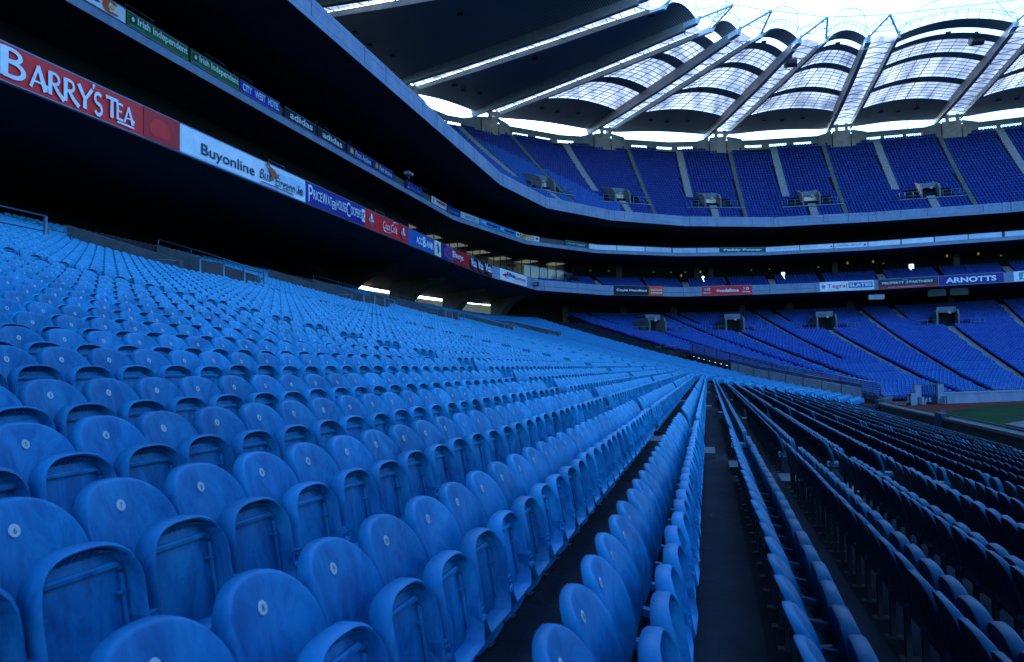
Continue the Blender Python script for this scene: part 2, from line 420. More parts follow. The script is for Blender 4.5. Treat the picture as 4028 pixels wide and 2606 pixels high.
    disc.add(a+b,[(k,(k+1)%nd,nd+(k+1)%nd,nd+k)[::-1] for k in range(nd)]+[tuple(range(nd,2*nd))[::-1]])
    return back,pan,lip,hinge,leg,disc
def digits_mesh(s):
    V,Fs=text_mesh(s,.02,0); w=.010*len(s)+.002
    mb=MB(); dz=.705
    # seen from the pitch the row's x axis runs right to left
    mb.add([(-( (x-.5)*w), back_y(0,dz)+.0018+.0032-.30*((y-.5)*.02), dz+(y-.5)*.019) for x,y in V],Fs)
    return mb
# low templates for the mass ------------------------------------------------
def template(level):
    """returns verts, faces, material index (0 plastic, 1 white disc, 2 dark steel), smooth flags"""
    out=MB(); sm=[]
    def put(mb,mi,s):
        n=len(mb.f); k=len(out.m); out.add(mb.v,mb.f,mi); sm.extend([s]*n)
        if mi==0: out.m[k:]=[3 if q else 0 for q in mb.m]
    if level==1:
        back,pan,lip,hinge,leg,disc=seat_parts(False)
        put(back,0,True); put(pan,0,False); put(lip,0,True)
        for sx in (-1,1):
            h=MB(); h.add([(x+sx*.203,y,z) for x,y,z in hinge.v],hinge.f); put(h,0,False)
        put(leg,2,False); put(disc,1,False)
    else:
        n=6 if level==2 else 4
        ob=arch_outline(.424,.385,BZ1,.60,n,wb=.40)
        if level==3: ob=[ob[0],ob[1]]+ob[4:-2]
        b=MB(); m=len(ob)
        for (s,d) in ((1,-.01),(1,-.045)) if level==3 else ((.9,0),(1,-.012),(1,-.045)):
            for x,z in ob:
                X=x*s;Z=.6+(z-.6)*s; b.v.append((X,back_y(X,Z)+d,Z))
        R=len(b.v)//m
        for r in range(R-1):
            for k in range(m): b.f.append((r*m+k,r*m+(k+1)%m,(r+1)*m+(k+1)%m,(r+1)*m+k))
        c0=len(b.v); b.v.append((0,back_y(0,.6),.6)); b.v.append((0,back_y(0,.6)-.035,.6))
        for k in range(m): b.f.append((c0,(k+1)%m,k))
        for k in range(m): b.f.append((c0+1,(R-1)*m+k,(R-1)*m+(k+1)%m))
        b.m=[0]*(len(b.f)-m)+[1]*m; put(b,0,level==2)
        op=arch_outline(.392,PZ0,PZ1,.50,n,wb=.375); 
        if level==3: op=[op[0],op[1]]+op[4:-2]
        p=MB(); m=len(op)
        lay=((.88,.0),(.94,.05),(1,.045),(1,-.02)) if level==2 else ((1,.04),(1,-.02))
        for (s,d) in lay:
            for x,z in op:
                X=x*s;Z=.47+(z-.47)*s; p.v.append((X,pan_y(X,Z)+d,Z))
        R=len(lay)
        for r in range(R-1):
            for k in range(m): p.f.append((r*m+k,r*m+(k+1)%m,(r+1)*m+(k+1)%m,(r+1)*m+k))
        p.f.append(tuple(range(m))); p.f.append(tuple(range((R-1)*m,R*m))[::-1]); p.m=[0]*len(p.f); put(p,0,False)
        if level==2:
            d=MB(); z=.705; y=back_y(0,z)+.003; d.quad((-.018,y,z-.018),(.018,y,z-.018),(.018,y-.006,z+.018),(-.018,y-.006,z+.018)); d.f=[d.f[0][::-1]]
            put(d,1,False)
            l=MB(); l.box((0,.10,.2),(.06,.1,.4)); put(l,2,False)
            l=MB(); l.box((0,.235,.26),(.40,.05,.06)); put(l,0,False)
    return np.array(out.v),out.f,np.array(out.m),np.array(sm)
# ------------------------------------------------------------------ seats: where they stand
UPV=[5.30,6.27,7.35,8.44,9.51,10.55]      # entrances of the upper tier (station)
LOV=[6.49,7.43,8.46,9.52,10.55]           # entrances of the far lower tier
NEARV=[1+28.7/45, 1+43.8/45, 2.70, 3.67, 4.65]  # entrances of the near lower tier
NEAR_AISLES=[1+13.65/45, 1+28.7/45, 1+43.8/45, 2.70, 3.67, 4.65]
TR0,TR1=5.45,5.95
FAR_LOW=[(s,(2 if s<7 else -5 if s<8 else -14),31) for s in LOV]+[(s-.26,36,48) for s in LOV]+[(7.0,0,48),(8.0,8,48),(9.0,-14,48),(10.05,-14,48)]
UP_A=[(s,-1,6) for s in UPV]+[(s-.24,9,30) for s in UPV]+[(s-.75,-1,30) for s in UPV]
def in_frame(P,z,m=520):
    x,y=proj(P[0],P[1],z); f=-P[0]*math.sin(YAW)+P[1]*math.cos(YAW)
    return f>.25 and -m<x<4028+m and -m<y<2606+m
SEATS=[]      # (x,y,z,fx,fy,fade,row,kindtag)
SHIFT={1:.165,2:.10,3:.01,4:.04,5:.04}
def lay_row(fn, cuts, s0, s1, z, fade, row, kind, pitch=.43, anchor_end=False, shift=0.0):
    """fn(s)->plan point; cuts = [(s, half width)] left free for aisles"""
    n=int(60+ (s1-s0)*50); S=np.linspace(s0,s1,n); P=np.array([fn(s) for s in S])
    L=np.concatenate([[0],np.cumsum(np.linalg.norm(np.diff(P,axis=0),axis=1))])
    c=sorted((float(np.interp(s,S,L)),h) for s,h in cuts if s0<=s<=s1)
    edges=[0.0]
    for l,h in c: edges += [l-h,l+h]
    edges.append(L[-1])
    for b in range(0,len(edges)-1,2):
        a,e=edges[b],edges[b+1]
        m=int((e-a)/pitch)
        if m<1: continue
        for q in range(m):
            l = e-.215-pitch*q+shift if (anchor_end or b==0) else a+.215+pitch*q
            x=np.interp(l,L,P[:,0]); y=np.interp(l,L,P[:,1])
            if not in_frame((x,y),z+.6): continue
            x2=np.interp(min(l+.4,L[-1]),L,P[:,0]); y2=np.interp(min(l+.4,L[-1]),L,P[:,1])
            x1=np.interp(max(l-.4,0),L,P[:,0]); y1=np.interp(max(l-.4,0),L,P[:,1])
            d=math.hypot(x2-x1,y2-y1) or 1
            tx,ty=(x2-x1)/d,(y2-y1)/d
            SEATS.append((x,y,z,ty,-tx,fade(x,y),row,kind))
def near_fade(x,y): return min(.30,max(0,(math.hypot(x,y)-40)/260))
for j in range(J0,JF+1):
    t=row_t(j); fn=(lambda s,t=t: bowl(t,s)); z=tread_z(j)
    cuts=[(s,.50) for s in NEAR_AISLES]
    if 25<=j<=31:
        cuts=[(s,2.75 if s in NEARV else .5) for s in NEAR_AISLES]
    if j<=J1: lay_row(fn,cuts,.88,TR0-.015,z,near_fade,j,'near',shift=SHIFT.get(j,0))
    fj=.80 if j>4 else .70
    cuts=[(s,.6 if s in LOV or b-a<10 else .42) for s,a,b in FAR_LOW if a<=j<=b]
    if 31<=j<=36:
        cuts=[(s,2.0 if j<36 else 1.4) for s in LOV]+[(7.0,.5),(8.0,.5),(9.0,.5),(10.05,.5)]
        if 31<=j<=33: cuts=[(s,3.4) if s in LOV else (s,h) for s,h in cuts]
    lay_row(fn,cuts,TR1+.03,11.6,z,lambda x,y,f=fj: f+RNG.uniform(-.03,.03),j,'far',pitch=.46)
def prem_pt(i,s):
    a=lin(F1,s); o=lin(BW,s)-lin(F3,s); o=o/np.linalg.norm(o)
    return a+o*(1.3+.85*i)
def prem_z(i): return 11.95+.33*i
for i in range(9):
    lay_row(lambda s,i=i: prem_pt(i,s),[(s,.6) for s in (4.3,5.2,6.05,7.1,8.1,9.15,10.1,11)]+[(s,.25) for s in (4.75,5.65,6.6,7.6,8.6,9.6,10.6)],(3.4 if i<5 else 5.8),11.7,prem_z(i),lambda x,y:.86,i,"premium",pitch=.52)
for i in range(NUP):
    cuts=[(s,(.62 if b-a<29 else .40)) for s,a,b in UP_A if a<=i<=b]
    if 5<=i<=9: cuts=[(s,3.2 if i<=7 else 1.3) for s in UPV]+[c for c in cuts if all(abs(c[0]-s)>.2 for s in UPV)]
    if i>=NUP-2: cuts+= [(s,2.2) for s in (5.0,6.0,6.98,8.0,8.98,9.95,11)]
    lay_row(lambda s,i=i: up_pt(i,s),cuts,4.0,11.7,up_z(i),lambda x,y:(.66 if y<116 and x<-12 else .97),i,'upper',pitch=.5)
# a slight wobble: no two seats are set exactly alike
SE=np.array([(a,b,c,d,e,f) for a,b,c,d,e,f,_,_ in SEATS])
DIST=np.sqrt(SE[:,0]**2+SE[:,1]**2+SE[:,2]**2)
print('seats',len(SEATS))
px,py=proj(SE[:,0],SE[:,1],SE[:,2]+.66)
fwd=-SE[:,0]*math.sin(YAW)+SE[:,1]*math.cos(YAW)
vis=(px>-150)&(px<4150)&(py<3300)&(py>0)&(fwd>.55)
order=[i for i in np.argsort(fwd) if vis[i]]
HERO=order[:298]
heroset=set(HERO)

def build_seats():
    back,pan,lip,hinge,leg,disc=seat_parts(True)
    def me(mb,name,mat,smooth=True):
        o=mb.build(name,mat,None,smooth); m=o.data; bpy.data.objects.remove(o)
        if smooth and hasattr(m,'set_sharp_from_angle'): m.set_sharp_from_angle(angle=math.radians(50))
        return m
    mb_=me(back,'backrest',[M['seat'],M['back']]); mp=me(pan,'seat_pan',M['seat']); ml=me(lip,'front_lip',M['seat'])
    mh=me(hinge,'hinge_arm',M['seat'],False); mg=me(leg,'leg',M['leg'],False); md=me(disc,'number_plate',M['disc'],False)
    dig={}
    rows={}
    for i in HERO: rows.setdefault(SEATS[i][6],[]).append(i)
    ordn=['first','second','third','fourth','fifth','sixth','seventh','eighth','ninth','tenth','eleventh','twelfth','thirteenth','fourteenth','fifteenth','sixteenth','seventeenth','eighteenth','nineteenth','twentieth']
    tens=['','','twenty','thirty','forty','fifty','sixty']
    def ordinal(n):
        if n<=20: return ordn[n-1]
        t,u=divmod(n,10)
        return tens[t]+'-'+ordn[u-1] if u else tens[t].replace('ty','tieth')
    for j,ids in rows.items():
        ids.sort(key=lambda i: SEATS[i][1])
        if j>=0: rowname=('row just left of the walkway' if j==0 else ordinal(j+1)+' row left of the walkway'); look='bleached blue seat'; grp='bleached blue folding seats left of the walkway'
        else: rowname=('row just right of the walkway' if j==-1 else ordinal(-j)+' row right of the walkway'); look='shaded blue seat seen from behind'; grp='shaded blue folding seats right of the walkway'
        for q,i in enumerate(ids):
            x,y,z,fx,fy=SEATS[i][:5]
            r=empty('stadium_chair',(x,y,z),f'{look}, {ordinal(q+1)} from near end, {rowname}','seat',grp)
            tw=random.uniform(-.022,.022)
            r.rotation_euler=(random.uniform(-.012,.012),random.uniform(-.008,.008),math.atan2(fy,fx)-math.pi/2+tw)
            def child(name,m,loc=(0,0,0),rx=0,par=r):
                o=bpy.data.objects.new(name,m); link(o); o.parent=par; o.location=loc; o.rotation_euler=(rx,0,0); return o
            b=child('backrest',mb_); 
            if j>=0:
                n=child('number_plate',md,par=b)
                num=str(1+(q*1+7-j)%28)
                if SEATS[i][1]<7.5:
                    if num not in dig: dig[num]=me(digits_mesh(num),'number',M['ink'],False)
                    o=bpy.data.objects.new('number',dig[num]); link(o); o.parent=b
            lean=random.uniform(-.035,.03)
            child('seat_pan',mp,(0,.25*0,0),0); r.children[-1].location=(0,random.uniform(-.006,.006),random.uniform(-.004,.004))
            child('front_lip',ml)
            for sx in (-1,1): child('hinge_arm',mh,(sx*.203,0,0))
            child('leg',mg)
    # the thousands further off: one object
    T={L:template(L) for L in (1,2,3)}
    Vs=[];FF=[];TT=[];MI=[];SM=[];AT=[];base=0
    idx=np.array([i for i in range(len(SEATS)) if i not in heroset and DIST[i]>1.0])
    lev=np.where(DIST[idx]<26,1,np.where(DIST[idx]<62,2,3))
    for L in (1,2,3):
        sel=idx[lev==L]
        if len(sel)==0: continue
        tv,tf,tm,ts=T[L]; n=len(sel); nv=len(tv)
        fx=SE[sel,3];fy=SE[sel,4]
        a=RNG.uniform(-.02,.02,n); f2x=fx*np.cos(a)-fy*np.sin(a); f2y=fx*np.sin(a)+fy*np.cos(a)
        rx,ry=f2y,-f2x
        sc=1.0+RNG.uniform(-.012,.012,n)
        X=SE[sel,0][:,None]+rx[:,None]*tv[None,:,0]+f2x[:,None]*tv[None,:,1]
        Y=SE[sel,1][:,None]+ry[:,None]*tv[None,:,0]+f2y[:,None]*tv[None,:,1]
        Z=SE[sel,2][:,None]+tv[None,:,2]*sc[:,None]
        V=np.stack([X,Y,Z],-1).reshape(-1,3); Vs.append(V)
        flat_=np.concatenate([np.array(f) for f in tf]); tot=np.array([len(f) for f in tf])
        FF.append((flat_[None,:]+(np.arange(n)*nv)[:,None]+base).ravel()); TT.append(np.tile(tot,n))
        MI.append(np.tile(tm,n)); SM.append(np.tile(ts,n)); AT.append(np.repeat(SE[sel,5]+RNG.uniform(-.05,.05,n),nv))
        base+=n*nv
        print('level',L,n,nv)
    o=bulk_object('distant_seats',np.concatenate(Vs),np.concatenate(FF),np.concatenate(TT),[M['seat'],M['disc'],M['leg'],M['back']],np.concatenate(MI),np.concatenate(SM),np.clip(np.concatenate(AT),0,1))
    tag(o,'thousands of blue tip-up seats filling the tiers beyond the nearest rows','seats',None,'stuff')

# ------------------------------------------------------------------ the concrete stand
def outdir(s):
    o=lin(BW,s)-lin(F3,s); return o/np.linalg.norm(o)
def off(table,s,d): return lin(table,s)+outdir(s)*d
SS=np.concatenate([np.linspace(.02,2,24),np.linspace(2.1,11.9,180)])
def ribbon(mb,prof,ss,mi=0,flip=False):
    """prof: list of functions s->(x,y,z); joins neighbours into a swept sheet"""
    k=len(mb.v); m=len(prof)
    for s in ss:
        for p in prof: mb.v.append(tuple(float(q) for q in p(s)))
    for i in range(len(ss)-1):
        for c in range(m-1):
            a=k+i*m+c; f=(a,a+1,a+m+1,a+m)
            mb.f.append(f[::-1] if flip else f); mb.m.append(mi)
def kinks(s0,s1,extra=0):
    out=[s0]+[float(k) for k in range(13) if s0<k<s1]+[s1]
    r=[]
    for a,b in zip(out[:-1],out[1:]): r+= list(np.linspace(a,b,2+extra))[:-1]
    return r+[s1]
def band(mb,C,l0,l1,z0,z1,th,d=0.0,mi=0):
    """strip of fascia along curve C, front face at offset d towards the pitch, th thick"""
    ls=[l0]+[C.l_at(k) for k in range(13) if l0<C.l_at(k)<l1]+[l1]
    def pt(l,dd,z):
        s=C.s_at(l); i=int(min(max(s,0),11.99)); p=C.at(l)
        n0=C.out(l); return (p[0]+n0[0]*dd,p[1]+n0[1]*dd,z)
    for a,b in zip(ls[:-1],ls[1:]):
        A=[pt(a,d,z0),pt(a,d,z1),pt(a,d-th,z1),pt(a,d-th,z0)]; B=[pt(b,d,z0),pt(b,d,z1),pt(b,d-th,z1),pt(b,d-th,z0)]
        mb.add(A+B,[(0,4,5,1),(1,5,6,2),(2,6,7,3),(3,7,4,0)],mi)
    a,b=l0,l1
    mb.add([pt(a,d,z0),pt(a,d,z1),pt(a,d-th,z1),pt(a,d-th,z0)],[(0,1,2,3)],mi); mb.add([pt(b,d,z0),pt(b,d,z1),pt(b,d-th,z1),pt(b,d-th,z0)],[(3,2,1,0)],mi)

def build_stand():
    root=empty('stadium_stand',(0,60,PITCH_Z),'grey concrete horseshoe grandstand of three tiers curving round the pitch corner','grandstand')
    root.location=(0,0,0)
    # lower terrace, with the ramp cut left open
    mb=MB()
    for (sa,sb) in ((.02,TR0),(TR1,11.9)):
        ss=[s for s in SS if sa<s<sb]; ss=[sa]+ss+[sb]
        prof=[lambda s: v3(bowl(0,s),PITCH_Z-.1), lambda s: v3(bowl(0,s),tread_z(J0)-.0)]
        jt=J1 if sa<1 else JF
        for j in range(J0,jt+1):
            t1=row_t(j)+.12/45
            prof.append(lambda s,t=t1,z=tread_z(j): v3(bowl(t,s),z))
            zn=tread_z(j+1) if j<jt else tread_z(j)+.8
            prof.append(lambda s,t=t1,z=zn: v3(bowl(t,s),z))
        ribbon(mb,prof,ss)
    mb.build('lower_terrace',M['tread'],root)
    # aisle steps
    st=MB()
    def done(mat):
        nonlocal st
        if st.f: st.build('aisle_stair',mat,root)
        st=MB()
    def step(fn,t,s,z,w=1.0,dp=.34,h=.09,dx=0.0):
        p=fn(t,s); q=fn(t,s+.004); tv=(q-p)/np.linalg.norm(q-p); n=np.array([tv[1],-tv[0]])
        c=p+n*dx; st.box((c[0],c[1],z+h/2),(w,dp,h),((tv[0],tv[1],0),(n[0],n[1],0),(0,0,1)))
    for s in NEAR_AISLES:
        for j in range(J0,J1):
            if 25<=j<=31 and s in NEARV: continue
            h=(tread_z(j+1)-tread_z(j))*.5; step(bowl,row_t(j)+.12/45,s,tread_z(j),.96,.58,h,.31)
        done(M['block'])
    for s,a,b in FAR_LOW:
        for j in range(max(a,J0),min(b,JF)):
            h=(tread_z(j+1)-tread_z(j)); step(bowl,row_t(j)+.12/45,s,tread_z(j),(1.1 if s in LOV or b-a<14 else .8),.40,h*.5,.22); step(bowl,row_t(j)+.12/45,s,tread_z(j),(1.1 if s in LOV or b-a<14 else .8),.02,h-.01,.012)
        done(M['step'])
    for s,a,b in UP_A:
        wide = 1.2 if b-a<29 else .7
        for i in range(max(a,0),min(b,NUP-1)):
            z=up_z(i); h=up_z(i+1)-z
            for (dx,hh) in ((.012,h-.01),(.16,h*.66),(.44,h*.33)):
                p=up_pt(i+.14,s); q=up_pt(i+.14,s+.004); tv=(q-p)/np.linalg.norm(q-p); n=np.array([tv[1],-tv[0]]); c=p+n*dx
                st.box((c[0],c[1],z+hh/2),(wide+(.01 if dx<.1 else 0),.02 if dx<.1 else .28,hh),((tv[0],tv[1],0),(n[0],n[1],0),(0,0,1)))
        done(M['step'] if b-a<29 else M['block'])
    for s in (4.3,5.2,6.05,7.1,8.1,9.15,10.1,11):
        for i in range(8 if s>5.75 else 4):
            p=prem_pt(i-.02,s); q=prem_pt(i-.02,s+.004); tv=(q-p)/np.linalg.norm(q-p); n=np.array([tv[1],-tv[0]])
            st.box((p[0],p[1],prem_z(i)+.16),(1.1,.26,.32),((tv[0],tv[1],0),(n[0],n[1],0),(0,0,1)))
        done(M['step'])
    # premium terrace and the balcony front F1
    ss=kinks(.02,11.9,6)
    mb=MB(); prof=[lambda s: v3(off(F1,s,.30),Z1B+.1),lambda s: v3(off(F1,s,.30),prem_z(0))]
    for i in range(5):
        prof.append(lambda s,i=i: v3(prem_pt(i+.15,s),prem_z(i))); prof.append(lambda s,i=i: v3(prem_pt(i+.15,s),prem_z(min(i+1,4))))
    prof.append(lambda s: v3(off(F1,s,11.0),prem_z(4)+.01)); ribbon(mb,prof,kinks(.02,5.75,6))
    prof=[lambda s: v3(off(F1,s,.30),Z1B+.1),lambda s: v3(off(F1,s,.30),prem_z(0))]
    for i in range(9):
        prof.append(lambda s,i=i: v3(prem_pt(i+.15,s),prem_z(i))); prof.append(lambda s,i=i: v3(prem_pt(i+.15,s),prem_z(min(i+1,8))))
    prof.append(lambda s: v3(off(F1,s,11.0),prem_z(8)+.01))
    ribbon(mb,prof,kinks(5.75,11.9,6)); mb.build('premium_terrace',M['tread'],root)
    # box level floor, upper terrace
    mb=MB(); prof=[lambda s: v3(off(F3,s,.35),Z3B+.05),lambda s: v3(off(F3,s,.35),up_z(0))]
    for i in range(NUP):
        f=lambda i_,s: up_pt(i_,s)
        prof.append(lambda s,i=i: v3(up_pt(i+.14,s),up_z(i)))
        prof.append(lambda s,i=i: v3(up_pt(i+.14,s),up_z(i+1) if i<NUP-1 else up_z(i)))
    prof.append(lambda s: v3(lin(BW,s),up_z(NUP-1)+.005))
    ribbon(mb,prof,kinks(.02,11.9,6)); mb.build('upper_terrace',M['tread'],root)
    # soffits and dark back walls
    mb=MB()
    ribbon(mb,[lambda s: v3(off(F3,s,.02),Z3B+.004),lambda s: v3(off(F3,s,3.0),Z3B-.25),lambda s: v3(off(F3,s,14.5),Z3B+.35)],ss)
    ribbon(mb,[lambda s: v3(off(F2,s,.02),Z2B+.004),lambda s: v3(off(F2,s,2.0),Z2B-.2),lambda s: v3(off(F2,s,13),Z2B-.15)],ss)
    ribbon(mb,[lambda s: v3(off(F1,s,.02),Z1B+.004),lambda s: v3(off(F1,s,2.2),Z1B-.30),lambda s: v3(off(F1,s,17),Z1B-.55)],ss)
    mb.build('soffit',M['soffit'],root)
    mb=MB()
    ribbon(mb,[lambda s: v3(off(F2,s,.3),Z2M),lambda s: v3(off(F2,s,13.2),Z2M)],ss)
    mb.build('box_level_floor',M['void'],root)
    return root
def wall_run(mb,fn,s0,s1,z0,z1,gaps,mi=0,n=8):
    """wall standing on the plan curve fn(s), z0..z1 functions of s; gaps=[(sa,sb,za,zb)] are left open"""
    cuts=sorted(gaps); s=s0
    def piece(a,b,za,zb):
        m=max(2,int((b-a)*n)+1)
        q=np.unique(np.concatenate([np.linspace(a,b,m),[float(k) for k in range(13) if a<k<b]]))
        ribbon(mb,[lambda s: v3(fn(s),za(s)),lambda s: v3(fn(s),zb(s))],list(q),mi)
    for a,b,za,zb in cuts:
        if a>s: piece(s,a,z0,z1)
        piece(a,b,z0,lambda s: za); piece(a,b,lambda s: zb,z1); s=b
    if s<s1: piece(s,s1,z0,z1)

def build_walls(root):
    # walls behind the box level and the premium level, with the doorways that let daylight through
    mb=MB()
    fn=lambda s: off(F2,s,9.0)
    wall_run(mb,fn,.02,11.9,lambda s:Z2M,lambda s:Z3B+.4,
        [(7.31,7.35,18.3,19.7),(7.45,7.50,18.3,19.7),(8.38,8.42,18.3,19.9),(8.50,8.56,18.3,20.0),(9.37,9.415,18.3,20.0),(9.48,9.545,18.3,20.1)])
    wall_run(mb,lambda s: off(F1,s,6.4),.02,3.52,lambda s:prem_z(4),lambda s:Z2B+.3,[])
    wall_run(mb,lambda s: off(F1,s,10.6),5.75,11.9,lambda s:prem_z(8),lambda s:Z2B+.3,[(7.325,7.35,14.9,15.9),(8.23,8.262,14.9,16.1),(9.41,9.447,14.9,16.3)])
    # rear of the lower tier
    low=lambda s: crm(BACK,s)+outdir(s)*7.5
    wall_run(mb,low,.02,3.25,lambda s:tread_z(J1)-.5,lambda s:Z1B-.2,[])
    wall_run(mb,low,5.2,11.9,lambda s:tread_z(J1)-.5,lambda s:Z1B-.2,[])
    ribbon(mb,[lambda s:v3(bowl(row_t(J1)+.2/45,s),tread_z(J1)+.005),lambda s:v3(low(s),tread_z(J1)+.005)],kinks(.02,TR1,5))
    ribbon(mb,[lambda s:v3(bowl(row_t(JF)+.2/45,s),tread_z(JF)+.005),lambda s:v3(low(s),tread_z(JF)+.005)],kinks(TR1,11.9,5))
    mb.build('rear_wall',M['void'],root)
    # fascia fronts
    mb=MB()
    for (z0,z1) in ((Z3B,Z3B+.34),(Z3B+.36,Z3B+1.10),(Z3B+1.12,Z3T)): band(mb,C3,-80,C3.len-1,z0,z1,.34)
    o=mb.build('upper_fascia',M['pale'],root)
    j=MB(); band(j,C3,-80,C3.len-1,Z3B+.02,Z3T-.05,.30,-.02); j.build('groove',M['tread'],root); j=MB()
    l=40.0
    while l<C3.len-5:
        p=C3.at(l); n=C3.out(l); t=C3.tan(l); j.box((p[0],p[1],(Z3B+Z3T)/2+.15),(.05,.012,1.1),((t[0],t[1],0),(n[0],n[1],0),(0,0,1)))
        j.build('panel_joint',M['tread'],root); j=MB(); l+= 3.6 if int(l/3.6)%3==0 else 7.4
    for k in (4,5,6,7,8,9,10):
        l=C3.l_at(k)
        for dl in (-.55,.55):
            p=C3.at(l+dl); n=C3.out(l+dl); t=C3.tan(l+dl); j.box((p[0],p[1],(Z3B+Z3T)/2),(.04,.012,1.45),((t[0],t[1],0),(n[0],n[1],0),(0,0,1)))
    j.build('panel_joint',M['tread'],root)
    mb=MB(); band(mb,C2,-80,C2.len-1,Z2B,Z2M,.32); o=mb.build('box_fascia',M['pale'],root)
    mb=MB(); band(mb,C2,-80,C2.len-1,Z2M+.02,Z2T-.06,.10,-.16); mb.build('box_parapet',M['cheek'],root)
    mb=MB(); band(mb,C1,-80,C1.len-1,Z1B,Z1T-.04,.28); o=mb.build('premium_fascia',M['pale'],root)
    j=MB(); l=30.
    while l<C1.len-5:
        p=C1.at(l); n=C1.out(l); t=C1.tan(l)
        j.box((p[0],p[1],(Z1B+Z1T)/2),(.05,.012,1.5),((t[0],t[1],0),(n[0],n[1],0),(0,0,1))); l+=6.9
        j.build('panel_joint',M['tread'],root); j=MB()
    for (a,b) in ((131,141),(143,161.5),(171,177.5),(186.2,196),(204.4,204.9)): band(j,C1,a,b,Z1B+.62,Z1B+.66,.02,.012)
    j.build('panel_joint',M['tread'],root)
    for l in (149.0,153.5,188.0,191.5): pass
    # parapet coping rails
    # upper rear wall with its louvred windows, and piers under the roof girders
    mb=MB(); gaps=[]
    for k in range(8,len(PIER)-1):
        for d in (.30,.50,.70):
            s=PIER[k]+d*(PIER[k+1]-PIER[k]); w=1.6/ max(1.0,np.linalg.norm(lin(BW,s+.05)-lin(BW,s-.05))/.1)
            gaps.append((s-w,s+w,ZW-1.45,ZW-.95))
    wall_run(mb,lambda s: lin(BW,s),.02,11.9,lambda s:up_z(NUP-1)-.5,lambda s:ZW,gaps,n=6)
    wall_run(mb,lambda s: off(BW,s,.3),.02,11.9,lambda s:up_z(NUP-1)-.5,lambda s:ZW,gaps,n=6)
    ribbon(mb,[lambda s: v3(off(BW,s,-.06),ZW+.003),lambda s: v3(off(BW,s,.4),ZW+.003)],kinks(.02,11.9,5))
    mb.build('upper_rear_wall',M['wall'],root)
    for a,b,za,zb in gaps:
        lv=MB()
        for q in range(11):
            s=a+(b-a)*(q+.0)/10; p=off(BW,s,.15); lv.box((p[0],p[1],(za+zb)/2),(.10,.10,zb-za+.02))
        lv.build('louvre',M['wall'],root)
    for k in range(8,len(PIER)):
        s=min(PIER[k],11.8); p=lin(BW,s); o=outdir(s); t=np.array([-o[1],o[0]])
        mb=MB(); c=p-o*1.6
        zt=ZW+.10
        # pier with splayed shoulders
        for (w,z0,z1,dd) in ((3.0,up_z(NUP-5),zt,1.0),):
            mb.box((c[0]+o[0]*.6,c[1]+o[1]*.6,(z0+z1)/2),(w,2.4,z1-z0),((t[0],t[1],0),(o[0],o[1],0),(0,0,1)))
        for sg in (-1,1):
            a=c+t*sg*1.7; b=c+t*sg*4.6
            pts=[v3(a-o*.55,up_z(NUP-4)),v3(a-o*.55,zt),v3(b+o*1.5,ZW+.02),v3(b+o*1.5,up_z(NUP-1)-.3),v3(a+o*1.5,up_z(NUP-1)-.3),v3(a+o*1.5,zt)]
            mb.add(pts,[(0,1,2,3),(1,5,2),(0,3,4)])
        mb.build('pier',M['wall'],root)
PIER=[]
# ------------------------------------------------------------------ the roof
BEAMS=[(.05,(-11,-123)),(.36,(-11,-83)),(.675,(-11,-42)),(.83,(-11,-22)),(.98,(-11,-3)),(1.38,(-11,17)),(1.87,(-11,39)),(2.65,(-10.5,61)),(3.45,(-9,83)),(4.5,(-4.6,95.0)),(5.31,(1.0,103.9)),(6.36,(7.1,108.4)),(7.56,(16.0,113.4)),(8.96,(25.7,115.4)),(9.90,(44.6,116)),(10.95,(62,114.5)),(11.95,(80,110))]
PIER[:]=[b[0] for b in BEAMS]
PIER=PIER[:12]+PIER[12:]
ZBASE,ZTIP=44.3,46.2
HALF=2.0
def beam_ends(k):
    b=lin(BW,BEAMS[k][0]); t=np.array(BEAMS[k][1],float); d=(t-b)/np.linalg.norm(t-b); n=np.array([d[1],-d[0]])  # n: to the right when looking along base->tip
    return b,t,d,n
def girder_line(k,side,v):
    """side -1: the girder nearer the camera along the stand, +1: the further one; v 0 base .. 1 tip"""
    b,t,d,n=beam_ends(k)
    c=b+(t-b)*v - n*HALF*side
    return np.array([c[0],c[1],ZBASE+(ZTIP-ZBASE)*v])
def translucent():
    m,nt,b,out=new_mat('translucent_sheet')
    tr=N(nt,'ShaderNodeBsdfTranslucent'); df=N(nt,'ShaderNodeBsdfDiffuse'); mx=N(nt,'ShaderNodeMixShader')
    mx.inputs[0].default_value=.22
    uv=N(nt,'ShaderNodeNewGeometry'); n=N(nt,'ShaderNodeTexNoise',i_Scale=.22,i_Detail=4,i_Roughness=.6)
    mp=N(nt,'ShaderNodeMapping'); mp.inputs['Rotation'].default_value=(0,0,.9); mp.inputs['Scale'].default_value=(1.6,.35,1)
    nt.links.new(uv.outputs['Position'],mp.inputs[0]); nt.links.new(mp.outputs[0],n.inputs['Vector'])
    nt.links.new(ramp(nt,n.outputs[0],[(.34,(.22,.21,.22)),(.48,(.46,.40,.36)),(.62,(.74,.62,.52))]),tr.inputs[0])
    df.inputs[0].default_value=(.4,.42,.45,1)
    nt.links.new(tr.outputs[0],mx.inputs[1]); nt.links.new(df.outputs[0],mx.inputs[2]); nt.links.new(mx.outputs[0],out.inputs[0])
    return m
